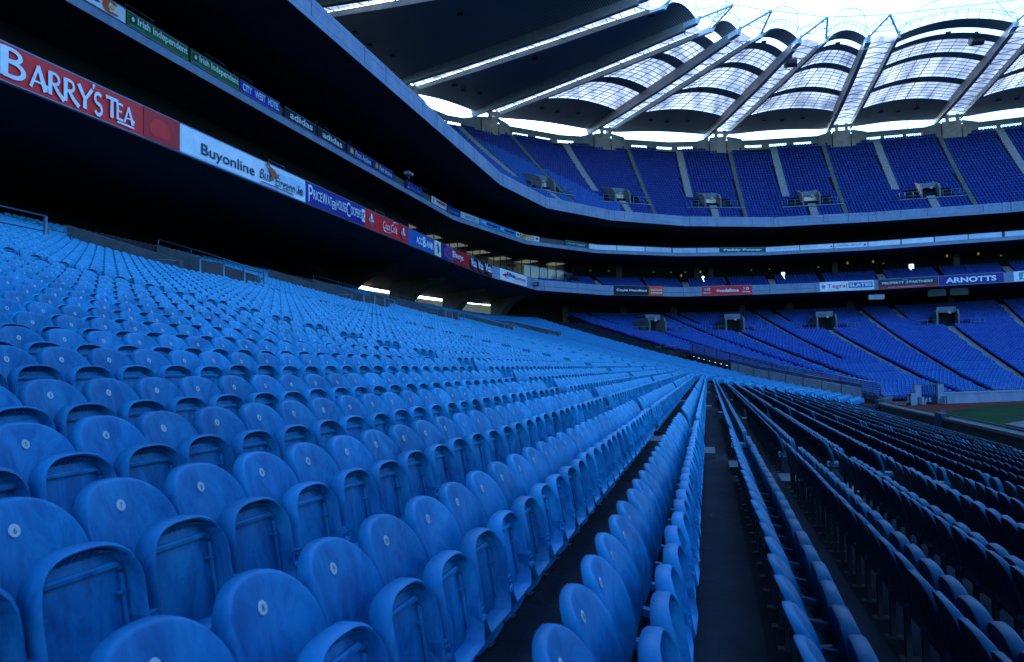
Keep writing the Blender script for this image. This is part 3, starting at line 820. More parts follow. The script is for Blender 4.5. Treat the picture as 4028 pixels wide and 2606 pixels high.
def corrugated():
    m,nt,b,out=new_mat('corrugated_sheet')
    uv=N(nt,'ShaderNodeUVMap'); w=N(nt,'ShaderNodeTexWave',wave_type='BANDS',bands_direction='Y'); w.inputs['Scale'].default_value=1.0; w.inputs['Distortion'].default_value=.0
    nt.links.new(uv.outputs[0],w.inputs['Vector'])
    nt.links.new(ramp(nt,w.outputs['Fac'],[(.2,(.11,.12,.13)),(.6,(.34,.36,.37))]),b.inputs['Base Color'])
    bp=N(nt,'ShaderNodeBump',i_Strength=.5,i_Distance=.05); nt.links.new(w.outputs['Fac'],bp.inputs['Height']); nt.links.new(bp.outputs[0],b.inputs['Normal'])
    b.inputs['Roughness'].default_value=.55
    return m
def build_roof():
    M['sheet']=corrugated(); M['clear']=translucent()
    root=empty('stadium_roof',(0,0,0),'cantilevered stadium roof of arched bays between pale paired girders','roof')
    OPAQUE=[(0,1.0)]
    MIXED=[(0,.235),(.42,.475),(.665,.715),(.835,.885),(.925,1.0)]
    CLEAR=[(.235,.42),(.475,.665),(.715,.835)]
    rise=1.45
    def vault(k,u,v):
        a=girder_line(k,1,v); b=girder_line(k+1,-1,v); p=a+(b-a)*u
        p=p.copy(); p[2]+=.10+rise*(1-(2*u-1)**2)*(.62+.38*min(1,v*1.6))-.75*max(0,1-v/.22)**2*max(0,1-(2*u-1)**2)**.5; return p
    for k in range(len(BEAMS)-1):
        far = k>=10
        bay=MB(); uvs=[]
        L=np.linalg.norm(girder_line(k,1,1)-girder_line(k,1,0))
        for (v0,v1) in (MIXED if far else OPAQUE):
            nv=max(2,int((v1-v0)*24)); nu=20
            bay.grid(lambda a,b: vault(k,a,v0+(v1-v0)*b),nu,nv)
            uvs.append((v0,v1,nu,nv))
        o=bay.build('roof_bay',M['sheet'],root,True)
        uvl=o.data.uv_layers.new(name='UVMap')
        # one uv unit per metre along the girder
        vv=[]
        for v0,v1,nu,nv in uvs:
            for i in range(nu+1):
                for j in range(nv+1): vv.append((i/nu*4,(v0+(v1-v0)*j/nv)*L*.95))
        for lp in o.data.loops: uvl.data[lp.index].uv=vv[lp.vertex_index]
        if far:
            cl=MB(); pu=MB()
            for (v0,v1) in CLEAR:
                cl.grid(lambda a,b: vault(k,a,v0+(v1-v0)*b)+np.array((0,0,.03)),18,4)
                n=max(3,int(round((v1-v0)*L/1.15)))
                for q in range(n+1):
                    v=v0+(v1-v0)*q/n
                    pts=[vault(k,u,v)-np.array((0,0,.05)) for u in np.linspace(0,1,15)]
                    for a,b in zip(pts[:-1],pts[1:]): pu.bar(a,b,.055,.08)
                for u in (.13,.25,.37,.5,.63,.75,.87):
                    w=.08 if u==.5 else .04
                    pts=[vault(k,u,v0+(v1-v0)*q/4)-np.array((0,0,.07)) for q in range(5)]
                    for a,b in zip(pts[:-1],pts[1:]): pu.bar(a,b,w,.1)
            c=cl.build('translucent_panel',M['clear'],o,True)
            pu.build('purlin',M['purlin'],o)
        # small round fittings under the opaque sheet
        ft=MB()
        for (u,v) in ((.3,.12),(.5,.10),(.7,.12),(.45,.45),(.5,.9)):
            p=vault(k,u,v); ft.box((p[0],p[1],p[2]-.18),(.7,.45,.22))
        ft.build('ceiling_lamp',M['darkrail'],o)
    # girders in pairs with a glazed strip between
    for k in range(len(BEAMS)):
        b,t,d,n=beam_ends(k)
        for side in (-1,1):
            g=MB()
            A=girder_line(k,side,-.02); B=girder_line(k,side,1.0)
            s=np.array([n[0],n[1],0]); dd=(B-A)/np.linalg.norm(B-A); up=np.cross(s,dd); up=up if up[2]>0 else -up
            w=.85 if side<0 else .55; h=1.4 if side<0 else .75
            for i,(q0,q1) in enumerate(((0,.33),(.331,.66),(.661,.955))):
                P=A+(B-A)*q0;Q=A+(B-A)*q1
                hh0=h; 
                # trapezoid box girder: narrow foot, sloping webs
                def sec(X,hs=1.0): return [X+s*(-w*.62)+up*.35,X+s*(w*.62)+up*.35,X+s*(w*.36)-up*(h*hs-.35),X-s*(w*.36)-up*(h*hs-.35)]
                e0=1.0 if i else .75; e1=1.0 if i<2 else .72
                g.add(sec(P,e0)+sec(Q,e1),[(0,4,5,1),(1,5,6,2),(2,6,7,3),(3,7,4,0),(0,1,2,3),(7,6,5,4)])
            go=g.build('girder',M['girder'],root)
            c=MB(); P=A+(B-A)*.955; Q=A+(B-A)*1.0
            c.bar(P,Q,w*.9,h*.55); c.bar(Q-up*.2,Q+up*.55+dd*.5,.35)
            c.build('girder_nose',M['steel'],go)
        gl=MB(); br=MB(); m=int(41/2.1)
        for q in range(m):
            v0=.03+.93*q/m; v1=.03+.93*(q+1)/m
            a=girder_line(k,-1,v0);b2=girder_line(k,1,v0);c2=girder_line(k,1,v1);d2=girder_line(k,-1,v1)
            z=np.array((0,0,.62)); 
            for (u0,u1) in ((0,.5),(.5,1)):
                f=lambda A,B,u: A+(B-A)*u+z+np.array((0,0,.42*(1-(2*u-1)**2)))
                gl.quad(f(a,b2,u0),f(a,b2,u1),f(d2,c2,u1),f(d2,c2,u0))
            pts=[a+(b2-a)*u+np.array((0,0,.52+.42*(1-(2*u-1)**2))) for u in (0,.25,.5,.75,1)]
            for x,y in zip(pts[:-1],pts[1:]): br.bar(x,y,.06,.10)
            if q%2==0: br.bar(a+np.array((0,0,.1)),c2+np.array((0,0,.1)),.09)
        g=gl.build('glazing_strip',M['clear'],root,False)
        br.build('glazing_bar',M['purlin'],g)
        # two stub columns on the pier
        col=MB()
        for side in (-1,1):
            A=girder_line(k,side*.42,.05); col.box((A[0],A[1],(ZW+A[2])/2),(.5,.5,A[2]-ZW+.1),((d[0],d[1],0),(n[0],n[1],0),(0,0,1)))
        col.box(((girder_line(k,0,.04))[0],(girder_line(k,0,.04))[1],A[2]-.25),(.8,4.0,.35),((d[0],d[1],0),(n[0],n[1],0),(0,0,1)))
        col.build('stub_column',M['wall'],root)
    # front trusses
    for k in range(6,len(BEAMS)-1):
        tr=MB(); n=11
        bot=[vault(k,u,.99)+np.array((0,0,.15)) for u in np.linspace(0,1,n)]
        b,t,d,nn=beam_ends(k); fw=np.array([d[0],d[1],0])
        mid=[p+fw*.9+np.array((0,0,.95)) for p in bot]
        top=[]
        for i,u in enumerate(np.linspace(0,1,n)):
            e=min(1,min(u,1-u)/.22); top.append(bot[i]+fw*1.6*e+np.array((0,0,0.2+2.3*e)))
        for line,r in ((bot,.06),(mid,.05)):
            tr.tube(line,r,6)
        tr.tube([p+np.array((0,0,1.0)) for p in bot],.045,6)
        tr.tube(top,.06,6)
        for i in range(n):
            tr.tube([bot[i],mid[i]],.045,5)
            tr.tube([mid[i],bot[i]+np.array((0,0,1.0))],.04,5)
        for i in range(1,n-1,2):
            tr.tube([top[i],mid[i-1]],.03,5); tr.tube([top[i],mid[i+1]],.03,5)
        tr.build('front_truss',M['steel'],root)
    for k in range(6,len(BEAMS)):
        b,t,d,nn=beam_ends(k); fw=np.array([d[0],d[1],0]); a=girder_line(k,-1,1); c=girder_line(k,1,1)
        apex=(a+c)/2+fw*4.2+np.array((0,0,1.5))
        tr=MB(); tr.tube([a+np.array((0,0,.3)),apex],.17,8); tr.tube([c+np.array((0,0,.3)),apex],.17,8)
        for u in (.3,.55,.8):
            p=a+(apex-a)*u; q=c+(apex-c)*u; tr.tube([p,q],.06,5)
        tr.tube([a+(apex-a)*.3,c+(apex-c)*.55],.05,5); tr.tube([c+(apex-c)*.55,a+(apex-a)*.8],.05,5)
        tr.tube([a+np.array((0,0,1.6)),apex],.05,5); tr.tube([c+np.array((0,0,1.6)),apex],.05,5)
        tr.build('truss_outrigger',M['steel'],root)
        if k<len(BEAMS)-1:
            b2,t2,d2,n2=beam_ends(k+1); a2=girder_line(k+1,-1,1);c2=girder_line(k+1,1,1)
            ap2=(a2+c2)/2+np.array([d2[0],d2[1],0])*4.2+np.array((0,0,1.5))
            tie=MB(); tie.tube([apex,ap2],.055,6); tie.tube([apex,vault(k,.12,.99)+np.array((0,0,.8))],.045,5); tie.tube([ap2,vault(k,.88,.99)+np.array((0,0,.8))],.045,5)
            tie.build('truss_tie',M['steel'],root)
    return root
EXTRA=[]
def build_setting():
    mb=MB(); mb.add([(-2500,-2500,PITCH_Z-.16),(2500,-2500,PITCH_Z-.16),(2500,2500,PITCH_Z-.16),(-2500,2500,PITCH_Z-.16)],[(0,1,2,3)])
    mb.build('ground',M['ground'],None,kind='structure')
    mb=MB(); pts=[v3(crm(FRONT,s),PITCH_Z-.05) for s in np.concatenate([np.linspace(.02,2,20),np.linspace(2.05,11.9,140)])]
    pts=pts+[(110,60,PITCH_Z-.05),(110,-120,PITCH_Z-.05)]
    mb.add(pts,[tuple(range(len(pts)))]); mb.build('cinder_track',M['track'],None,kind='structure')
    # grass with a rounded corner
    g=[]
    for s in np.concatenate([np.linspace(.02,2,20),np.linspace(2.05,11.9,140)]):
        p=crm(FRONT,s); q=crm(FRONT,min(s+.03,11.99)); t=(q-p)/np.linalg.norm(q-p); n=np.array([t[1],-t[0]])
        g.append(p+n*(2.6 if s<4.5 else 3.4))
    c=[]
    for p in g:
        x,y=p
        # soften the corner
        d=max(0,(y-62))*max(0,30-x)
        c.append((x+min(9,d*.018),y-min(4,d*.009),PITCH_Z))
    mb=MB(); c=c+[(108,55,PITCH_Z),(108,-120,PITCH_Z)]
    mb.add(c,[tuple(range(len(c)))[::-1]]); mb.build('pitch',M['grass'],None,kind='structure')
    ln=MB(); z=PITCH_Z+.008
    def line(a,b,w=.16):
        a=np.array(a);b=np.array(b);d=(b-a)/np.linalg.norm(b-a);n=np.array([-d[1],d[0]])*w/2
        ln.add([v3(a-n,z),v3(b-n,z),v3(b+n,z),v3(a+n,z)],[(0,1,2,3)])
    line((20.5,-30),(20.5,52)); line((20.5,52),(34,76)); line((34,76),(100,80))
    ln.build('pitch_marking',M['line'],None,kind='structure')

def opposite(root):
    # the stand across the pitch, right of the picture
    mb=MB(); prof=[(98,PITCH_Z),(98,-2.8),(128,7.5),(128,11),(123,11),(123,13),(131,16),(131,18),(126,18),(122,21.5),(122,23),(146,41),(150,43)]
    ys=(-130,-40,40,86)
    k=len(mb.v)
    for y in ys:
        for x,z in prof: mb.v.append((x,y,z))
    m=len(prof)
    for i in range(3):
        for c in range(m-1): mb.f.append((k+i*m+c,k+i*m+c+1,k+(i+1)*m+c+1,k+(i+1)*m+c)); mb.m.append(0)
    mb.build('opposite_terrace',M['tread'],root)
    mb=MB(); mb.add([(110,-130,47),(110,90,47),(150,90,44),(150,-130,44)],[(0,1,2,3)]); mb.build('opposite_roof',M['wall'],root)
EXTRA.append(opposite)
# ------------------------------------------------------------------ rails, entrances, walls and small fittings
def frame(p, tdir):
    t=np.array(tdir,float)/np.linalg.norm(tdir); o=np.array([-t[1],t[0]])   # o: outward (away from the pitch)
    return lambda a,b,z: (float(p[0]+t[0]*a+o[0]*b), float(p[1]+t[1]*a+o[1]*b), float(z))
def railing(name,label,cat,group,pts,h=1.05,r=.028,post=.035,mat='rail',mid=(.5,),n=8,every=None):
    """handrail along floor points: a rail part and each post a part"""
    o0=np.array(pts[0],float)
    root=empty(name,tuple(o0),label,cat,group)
    mb=MB(); up=np.array((0,0,h))
    P=[np.array(p,float)-o0 for p in pts]
    mb.tube([p+up for p in P],r,n)
    for f in mid: mb.tube([p+up*f for p in P],r*.75,n)
    mb.build('rail',M[mat],root,True)
    L=[0]
    for a,b in zip(P[:-1],P[1:]): L.append(L[-1]+np.linalg.norm(b-a))
    cnt=max(2,int(L[-1]/(every or 1.4))+1)
    for q in range(cnt):
        l=L[-1]*q/(cnt-1); x=np.array([np.interp(l,L,[p[k] for p in P]) for k in range(3)])
        pb=MB(); pb.tube([x,x+up],post,n); pb.build('post',M[mat],root,True)
    return root
def entrance(root,fn,zf,rows,s,look,group_name,scale=1.0,warm=True):
    """stair entrance let into a tier: floor at the lowest row, cheeks, lintel, sign"""
    p=fn(rows[0],s); q=fn(rows[0],s+.01); F=frame(p,q-p); z=zf(rows[0])
    r=empty('stair_entrance',(0,0,0)); r.parent=root
    W=1.30*scale; D=np.linalg.norm(fn(rows[1],s)-p); zt=zf(rows[1])
    for sg in (-1,1):
        w=MB(); a,b=sg*W,sg*(W+.24)
        prof=[(-.1,z),(-.1,z+2.0*scale),(.5,z+2.75*scale),(D,zt+1.0),(D,zt-.5),(D,z)]
        k=len(prof)
        w.add([F(a,y,zz) for y,zz in prof]+[F(b,y,zz) for y,zz in prof],[tuple(range(k)),tuple(range(2*k-1,k-1,-1))]+[(i,(i+1)%k,k+(i+1)%k,k+i)[::-1] for i in range(k)])
        w.build('cheek_wall',M['portal'],r)
    w=MB(); cx=F(0,1.25,0)
    t=(q-p)/np.linalg.norm(q-p); ax=((t[0],t[1],0),(-t[1],t[0],0),(0,0,1))
    c=F(0,1.5,z+2.35*scale+.45*scale); w.box(c,(2*W-.01,.22,.9*scale),ax); c=F(0,D/2+.8,z+3.1*scale); w.box(c,(2*W-.01,D-1.4,.16),ax)
    w.build('lintel',M['portal'],r)
    w=MB(); w.box(F(0,(1.9 if warm else 3.0)*scale,z+1.2*scale),(2*W-.02,.1,2.6*scale),ax); w.build('passage_wall',M['lit'] if warm else M['void'],r)  # warm paints sunlight in the passage, otherwise its shade is painted black
    w=MB(); w.box(F(0,.0,z+.06),(2*W+7.0,2.0,.12),ax); w.build('landing',M['step'],r)
    w=MB(); w.box(F(-.3,1.36,z+2.75*scale),(.95,.06,.42),ax); w.build('direction_sign',M['sign_blue'],r)
    w=MB(); w.box(F(.45,1.36,z+2.35*scale),(.40,.06,.30),ax); w.build('notice',M['disc'],r)
    return F,z,W
def extras(root):
    M['sign_blue']=flat('sign_dark_blue',(.02,.06,.16),.4)
    M['lamp']=emit('lamp_glow',(.7,.36,.08),.28)
    M['tube']=emit('tube_glow',(1.0,.80,.50),6.0)
    M['panel_glow']=emit('panel_glow',(1.0,.92,.74),.17)
    M['exit']=emit('exit_glow',(.05,.6,.2),.5)
    names=['leftmost','second from left','third from left','fourth from left','rightmost','farther right']
    for n,s in enumerate(UPV):
        F,z,W=entrance(root,up_pt,up_z,(5,9.2),s,'','',.9,warm=(n<4))
        for sg,sd in ((-1,'left'),(1,'right')):
            pts=[F(sg*(W+.35),-.75,z+.12),F(sg*(W+1.8),-.75,z+.12),F(sg*(W+3.3),-.75,z+.12),F(sg*(W+3.4),.9,z+.12)]
            railing('guard_rail',f'pale steel guard rail {sd} of the {names[n]} entrance in the top tier','railing','guard rails at the top tier entrances',pts,1.1,.035,.045,n=5,every=1.0)
    names=['leftmost','second','third','fourth','fifth']
    for n,s in enumerate(LOV):
        rowf=lambda j,s: bowl(row_t(j)+.1/45,s)
        zf=lambda j: float(np.interp(j,range(J0,J1+1),[tread_z(k) for k in range(J0,J1+1)]))
        F,z,W=entrance(root,rowf,zf,(31,36),s,'','',1.0,warm=False)
        for sg,sd in ((-1,'left'),(1,'right')):
            pts=[F(sg*(W+.4),-.75,z+.12),F(sg*(W+1.8),-.75,z+.12),F(sg*(W+3.4),-.75,z+.12),F(sg*(W+3.5),.9,z+.12)]
            railing('guard_rail',f'pale steel guard rail {sd} of the {names[n]} entrance in the far lower tier','railing','guard rails at the far lower entrances',pts,1.1,.035,.045,n=5,every=1.0)
    # near entrances: cheek walls running up the slope with rails on top
    zf=lambda j: float(np.interp(j,range(J0,J1+1),[tread_z(k) for k in range(J0,J1+1)]))
    rowf=lambda j,s: bowl(row_t(j)+.1/45,s)
    for n,s in enumerate(NEARV):
        nm=['nearest','second nearest','third nearest','fourth nearest','farthest'][n]
        p=rowf(25,s); q=rowf(25,s+.005); F=frame(p,q-p); D=np.linalg.norm(rowf(32,s)-p)
        r=empty('stair_entrance',(0,0,0)); r.parent=root
        for sg in (-1,1):
            w=MB(); a,b=sg*2.6,sg*2.8
            prof=[(0,zf(25)-.2),(0,zf(25)+1.05),(D,zf(32)+1.25),(D,zf(32)-.4)]; k=4
            w.add([F(a,y,zz) for y,zz in prof]+[F(b,y,zz) for y,zz in prof],[tuple(range(k)),tuple(range(2*k-1,k-1,-1))]+[(i,(i+1)%k,k+(i+1)%k,k+i)[::-1] for i in range(k)])
            w.build('cheek_wall',M['cheek'],r)
        w=MB(); w.quad(F(-2.6,D,zf(32)-2.6),F(2.6,D,zf(32)-2.6),F(2.6,D,zf(32)+1.2),F(-2.6,D,zf(32)+1.2)); w.build('passage_wall',M['void'],r)
        railing('cheek_rail',f'thin steel rail on the far cheek wall of the {nm} near entrance','railing','rails on the near entrance walls',[F(2.7,0,zf(25)+1.05),F(2.7,D/2,(zf(25)+zf(32))/2+1.2),F(2.7,D,zf(32)+1.25)],.28,.022,.02,mid=(),n=6,every=1.6)
        railing('stair_rail',f'sloping steel stair rail beside the far cheek of the {nm} near entrance','railing','stair rails at the near entrances',[F(1.3,.2,zf(25)-.4),F(1.3,2.4,zf(25))],1.1,.03,.03,n=8)
        for sg,sd in ((-1,'near'),(1,'far')):
            pts=[F(sg*.75,-.55,zf(24)),F(sg*2.3,-.55,zf(24))]
            railing('guard_rail',f'square steel guard rail on the {sd} side of the {nm} near entrance','railing','guard rails at the near entrances',pts,1.35,.03,.055,n=8,every=1.5)
            pts=[F(sg*2.6,.1,zf(25)),F(sg*3.3,.1,zf(25)),F(sg*3.6,.5,zf(25))]
            railing('hoop_rail',f'bent steel hoop rail on the {sd} side of the {nm} near entrance','railing','hoop rails at the near entrances',pts,1.0,.026,.026,n=8,every=1.0)
    # guard at the far left
    p=np.array((-24.6,21.0)); F=frame(p,(0,1)); z=zf((24.6-.42)/.8)-.1
    railing('guard_rail','tall steel guard rail among the seats at the left edge','railing','guard rails at the near entrances',[F(-4,0,z),F(2.4,0,z)],1.55,.035,.075,mid=(.62,),n=8,every=3.2)
    railing('hoop_rail','curved steel hoop rail at the end of the left edge guard','railing','hoop rails at the near entrances',[F(2.6,.1,z),F(3.7,.1,z),F(4.0,.4,z)],1.1,.03,.05,n=8,every=.9)
    # ------------------------------------------------ pitch-side walls
    def pwall(name,label,s0,s1):
        r=empty(name,(0,0,0),label,'wall'); ss=list(np.linspace(s0,s1,60))
        nrm=lambda s: (lambda t: np.array([t[1],-t[0]]))((crm(FRONT,min(s+.01,11.99))-crm(FRONT,s))/np.linalg.norm(crm(FRONT,min(s+.01,11.99))-crm(FRONT,s)))
        f=lambda s,d,z: v3(crm(FRONT,s)+nrm(s)*d,z)
        mb=MB(); ribbon(mb,[lambda s:f(s,.16,PITCH_Z-.1),lambda s:f(s,.16,PITCH_Z+.86),lambda s:f(s,-.14,PITCH_Z+.86),lambda s:f(s,-.14,tread_z(J0)-.1)],ss)
        mb.build('parapet',M['shade'] if s0<1 else M['pale'],r)  # near wall darkened: shade of its inner face is in the colour
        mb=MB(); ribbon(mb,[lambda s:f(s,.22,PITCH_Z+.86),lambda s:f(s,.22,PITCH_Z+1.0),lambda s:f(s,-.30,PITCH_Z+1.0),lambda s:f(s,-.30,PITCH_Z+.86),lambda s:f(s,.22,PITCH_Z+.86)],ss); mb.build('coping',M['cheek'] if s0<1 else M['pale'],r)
        m2=MB(); m2.tube([f(s,.05,PITCH_Z+1.13) for s in ss],.03,6); m2.build('top_rail',M['darkrail'],r,True)
        return r
    pwall('pitch_wall','pale concrete wall between the near rows and the running track',.3,TR0)
    pwall('pitch_wall','short pale concrete wall left of the numbered gate',6.05,6.6)
    pwall('pitch_wall','long pale concrete wall below the far seats right of the numbered gate',7.755,11.8)
    # dark box gates in the near wall
    for y,lab in ((44.5,'dark steel gate box in the pitch wall nearer the camera'),(61.5,'dark steel gate box in the pitch wall near the ramp')):
        s=2+(y-45)/10 if y>45 else 1+y/45
        if y>55: s=4.0
        p=crm(FRONT,s); r=empty('wall_gate',(p[0],p[1],PITCH_Z),lab,'gate')
        mb=MB(); mb.box((-.15,0,.58),(.35,1.2,1.25)); 
        for q in range(7): mb.box((.05,-.54+q*.18,.62),(.05,.03,1.2))
        mb.build('gate_leaf',M['darkrail'],r)
        mb=MB(); mb.box((.1,.74,.62),(.26,.24,1.4)); mb.build('gate_post',M['cheek'],r)
    # gate with a number on the far wall
    s=6.62; p=crm(FRONT,s); q=crm(FRONT,s+.02); 
    p=np.array((19.6,77.9)); F=frame(p,(.93,.37)); z=PITCH_Z; t=np.array((.93,.37)); ax=((t[0],t[1],0),(-t[1],t[0],0),(0,0,1))
    r=empty('pitch_gate',(0,0,0),'dark barred gate numbered 15 between white posts','gate')
    for sg in (-1,1):
        mb=MB(); mb.box(F(sg*1.15,-.25,z+.9),(.62,.35,1.8),ax); mb.box(F(sg*1.25,-.75,z+.35),(.22,.9,.7),ax); mb.box(F(sg*.98,-.75,z+.25),(.1,.8,.5),ax); mb.build('post',M['pale'],r)
    mb=MB(); mb.box(F(0,-.25,z+1.84),(2.9,.3,.10),ax); mb.build('crossbar',M['cheek'],r)
    mb=MB()
    for k in range(9): mb.box(F(-.76+.19*k,-.2,z+1.15),(.05,.05,1.2),ax)
    mb.box(F(0,-.22,z+.33),(1.66,.08,.62),ax); mb.build('barred_leaf',M['darkrail'],r)
    V,Fs=text_mesh('15',.03,0); mb=MB(); mb.add([F((x-.5)*.52,-.268,z+.18+y*.38) for x,y in V],Fs); mb.build('number',M['disc'],r)
    # ------------------------------------------------ the ramp between the two blocks
    rp=empty('access_ramp',(0,0,0)); rp.parent=root
    zz=lambda j: float(np.interp(j,range(J0,J1+1),[tread_z(k) for k in range(J0,J1+1)]))
    js=list(range(J0,15))
    mb=MB(); ribbon(mb,[lambda j:v3(bowl(row_t(j),TR0+.02),min(PITCH_Z+.1+max(0,j+8)*.10,zz(j)-.3)),lambda j:v3(bowl(row_t(j),TR1-.02),min(PITCH_Z+.1+max(0,j+8)*.10,zz(j)-.3))],js); mb.build('ramp_floor',M['tread'],rp)
    mb=MB(); ribbon(mb,[lambda j:v3(bowl(row_t(j),TR0+.012),PITCH_Z),lambda j:v3(bowl(row_t(j),TR0+.012),zz(j)+(1.45 if j<=2 else .1)),lambda j:v3(bowl(row_t(j),TR0-.004),zz(j)+(1.45 if j<=2 else .1)),lambda j:v3(bowl(row_t(j),TR0-.004),zz(j)-.4)],[J0-1.6 if False else J0]+[j for j in js if j<=2]); mb.build('ramp_parapet',M['step'],rp)
    mb=MB(); ribbon(mb,[lambda j:v3(bowl(row_t(j),TR1),PITCH_Z),lambda j:v3(bowl(row_t(j),TR1),zz(j)+.05)],js)
    a,b=bowl(row_t(14),TR0-.0),bowl(row_t(14),TR1+.0); mb.quad(v3(a,PITCH_Z),v3(b,PITCH_Z),v3(b,zz(14)+.8),v3(a,zz(14)+.8)); mb.build('ramp_side',M['void'],rp)
    # terrace above the head of the ramp
    mb=MB()
    for j in range(14,J1+1):
        a0,b0=bowl(row_t(j)-.68/45,TR0),bowl(row_t(j)-.68/45,TR1); a1,b1=bowl(row_t(j)+.12/45,TR0),bowl(row_t(j)+.12/45,TR1)
        mb.quad(v3(a0,tread_z(j)),v3(b0,tread_z(j)),v3(b1,tread_z(j)),v3(a1,tread_z(j)))
        if j<J1: mb.quad(v3(a1,tread_z(j)),v3(b1,tread_z(j)),v3(b1,tread_z(j+1)),v3(a1,tread_z(j+1)))
    mb.build('lower_terrace',M['tread'],root)
    r=empty('ramp_rail',(0,0,0),'long dark steel rail along the top of the ramp parapet','railing')
    P=[v3(bowl(row_t(j),TR0-.004),zz(j)+(1.75 if j<=2 else 1.5)) for j in range(J0,14)]; mb=MB(); mb.tube(P,.07,8); mb.build('rail',M['darkrail'],r,True)
    mb=MB(); mb.tube([(x,y,z-.16) for x,y,z in P],.04,8); mb.build('lower_rail',M['darkrail'],r,True)
    for j in range(J0,14,2):
        mb=MB(); a=bowl(row_t(j),TR0-.004); mb.tube([v3(a,zz(j)),v3(a,zz(j)+1.6)],.04,6); mb.build('post',M['darkrail'],r,True)
    r=empty('ramp_fence',(0,0,0),'dark wire mesh fence on the far side of the ramp below the seats','fence')
    mb=MB(); H=1.9
    js2=np.arange(J0,14.01,.125)
    fz=lambda j: zz(min(max(j,J0),J1))-.15
    pt=lambda j: bowl(row_t(j),TR1+.004)
    for j in js2: a=pt(j); mb.bar(v3(a,fz(j)),v3(a,fz(j)+H),.05,.03,up=(1,0,0))
    for q in range(1,9):
        L=[v3(pt(j),fz(j)+H*q/9) for j in np.arange(J0,14.01,1)]
        for a,b in zip(L[:-1],L[1:]): mb.bar(a,b,.045)
    mb.build('mesh_panel',M['darkrail'],r)
    L=[v3(pt(j),fz(j)+H) for j in np.arange(J0,14.01,1)]; mb=MB(); mb.tube(L,.055,6); mb.build('top_rail',M['rail'],r,True)
    a=v3(bowl(row_t(14),TR0),zz(14)+1.2); b=v3(bowl(row_t(14),TR1),zz(14)+1.6); mb=MB(); mb.tube([a,b],.05,6); mb.build('head_rail',M['rail'],r,True)
    for j in np.arange(J0,14,2.2):
        a=pt(j); mb=MB(); mb.tube([v3(a,fz(j)-.2),v3(a,fz(j)+H)],.06,6); mb.build('post',M['darkrail'],r,True)
    # ------------------------------------------------ row number plates at the aisle
    for j in range(-10,5):
        x=-.42-.8*j+.10; z=tread_z(j)+.40; y=1*13.65+.56
        nm=('row just left of the walkway' if j==0 else 'row just right of the walkway' if j==-1 else f'{["","","second","third","fourth","fifth"][j+1]} row left of the walkway' if j>0 else f'{["","","second","third","fourth","fifth","sixth","seventh","eighth","ninth","tenth"][-j]} row right of the walkway')
        r=empty('row_sign',(x,y,z),'white number plate at the aisle end of the '+nm,'sign','white row number plates')
        mb=MB(); mb.box((0,0,0),(.26,.012,.095)); mb.build('plate',M['disc'],r)
        V,Fs=text_mesh('15-28',.03,0); mb=MB(); mb.add([((u-.5)*.18,-.0085,(w-.5)*.045) for u,w in V],Fs); mb.build('lettering',M['ink'],r)
    # leaf on the walkway
    mb=MB(); mb.grid(lambda u,v:((u-.5)*.05*(1-.5*abs(v-.5)),(v-.5)*.045,.012+.012*math.sin(u*7)*math.cos(v*5)+.02),6,6)
    o=mb.build('dead_leaf',flat('dry_leaf',(.16,.04,.02),.8),None,True); o.location=(-.03,8.05,tread_z(0)); tag(o,'small curled brown leaf lying on the walkway floor','leaf')
    for n,(x,y) in enumerate(((.02,3.05),(-.06,3.4),(.12,2.7),(.9,4.6),(-.12,6.3))):
        mb=MB(); mb.box((0,0,.004),(.014,.02,.006)); o=mb.build('paper_scrap',M['disc'],None); o.location=(x,y,tread_z(0 if x<.3 else -1)); tag(o,'tiny white scrap of paper lying on the concrete floor','litter','white scraps on the walkway')
    # ------------------------------------------------ raking frames and the lit concourse under the near balcony
    wall_run(mb:=MB(),lambda s: crm(BACK,s)+outdir(s)*13,3.1,5.25,lambda s:6.0,lambda s:Z1B-.2,[(3.92,4.22,8.5,9.2),(4.34,4.54,8.6,9.1)])
    mb.build('concourse_wall',M['warm'],root)
    mb=MB(); ribbon(mb,[lambda s:v3(crm(BACK,s)+outdir(s)*1.0,tread_z(J1)-.4),lambda s:v3(crm(BACK,s)+outdir(s)*13,tread_z(J1)-.4)],list(np.linspace(3.1,5.25,20))); mb.build('concourse_floor',M['warm'],root)
    for n,s in enumerate((3.1,3.75,4.4,5.0)):
        p=crm(BACK,s); o=outdir(s); t=np.array([o[1],-o[0]])
        mb=MB(); zb=tread_z(J1)-.6; zt=Z1B-.25
        prof=[(-3.2,zt),(-2.6,zt-.5)]+[(1.6-4.0*math.cos(a)*1.0,zt-.5-2.6*(1-math.sin(a))) for a in np.linspace(.35,math.pi/2*1.0,8)][::-1][:0]
        # haunched profile: deep at the back, curving up to a thin edge at the front
        arc=[(-3.2+6.4*(1-math.cos(a)), zt-.45-2.4*(1-math.cos(a))*.55-1.9*(1-math.cos(a))**3) for a in np.linspace(0,math.pi/2,9)]
        prof=[(-3.2,zt)]+arc+[(3.2,zb),(5.2,zb),(5.2,zt)]
        th=.55; k=len(prof)
        A=[v3(p+o*x+t*(-th),z) for x,z in prof]; B=[v3(p+o*x+t*th,z) for x,z in prof]
        mb.add(A+B,[tuple(range(k)),tuple(range(2*k-1,k-1,-1))]+[(i,(i+1)%k,k+(i+1)%k,k+i)[::-1] for i in range(k)])
        mb.build('raking_frame',M['shade'] if n>0 else M['void'],root)  # frame silhouettes: shade painted as dark concrete
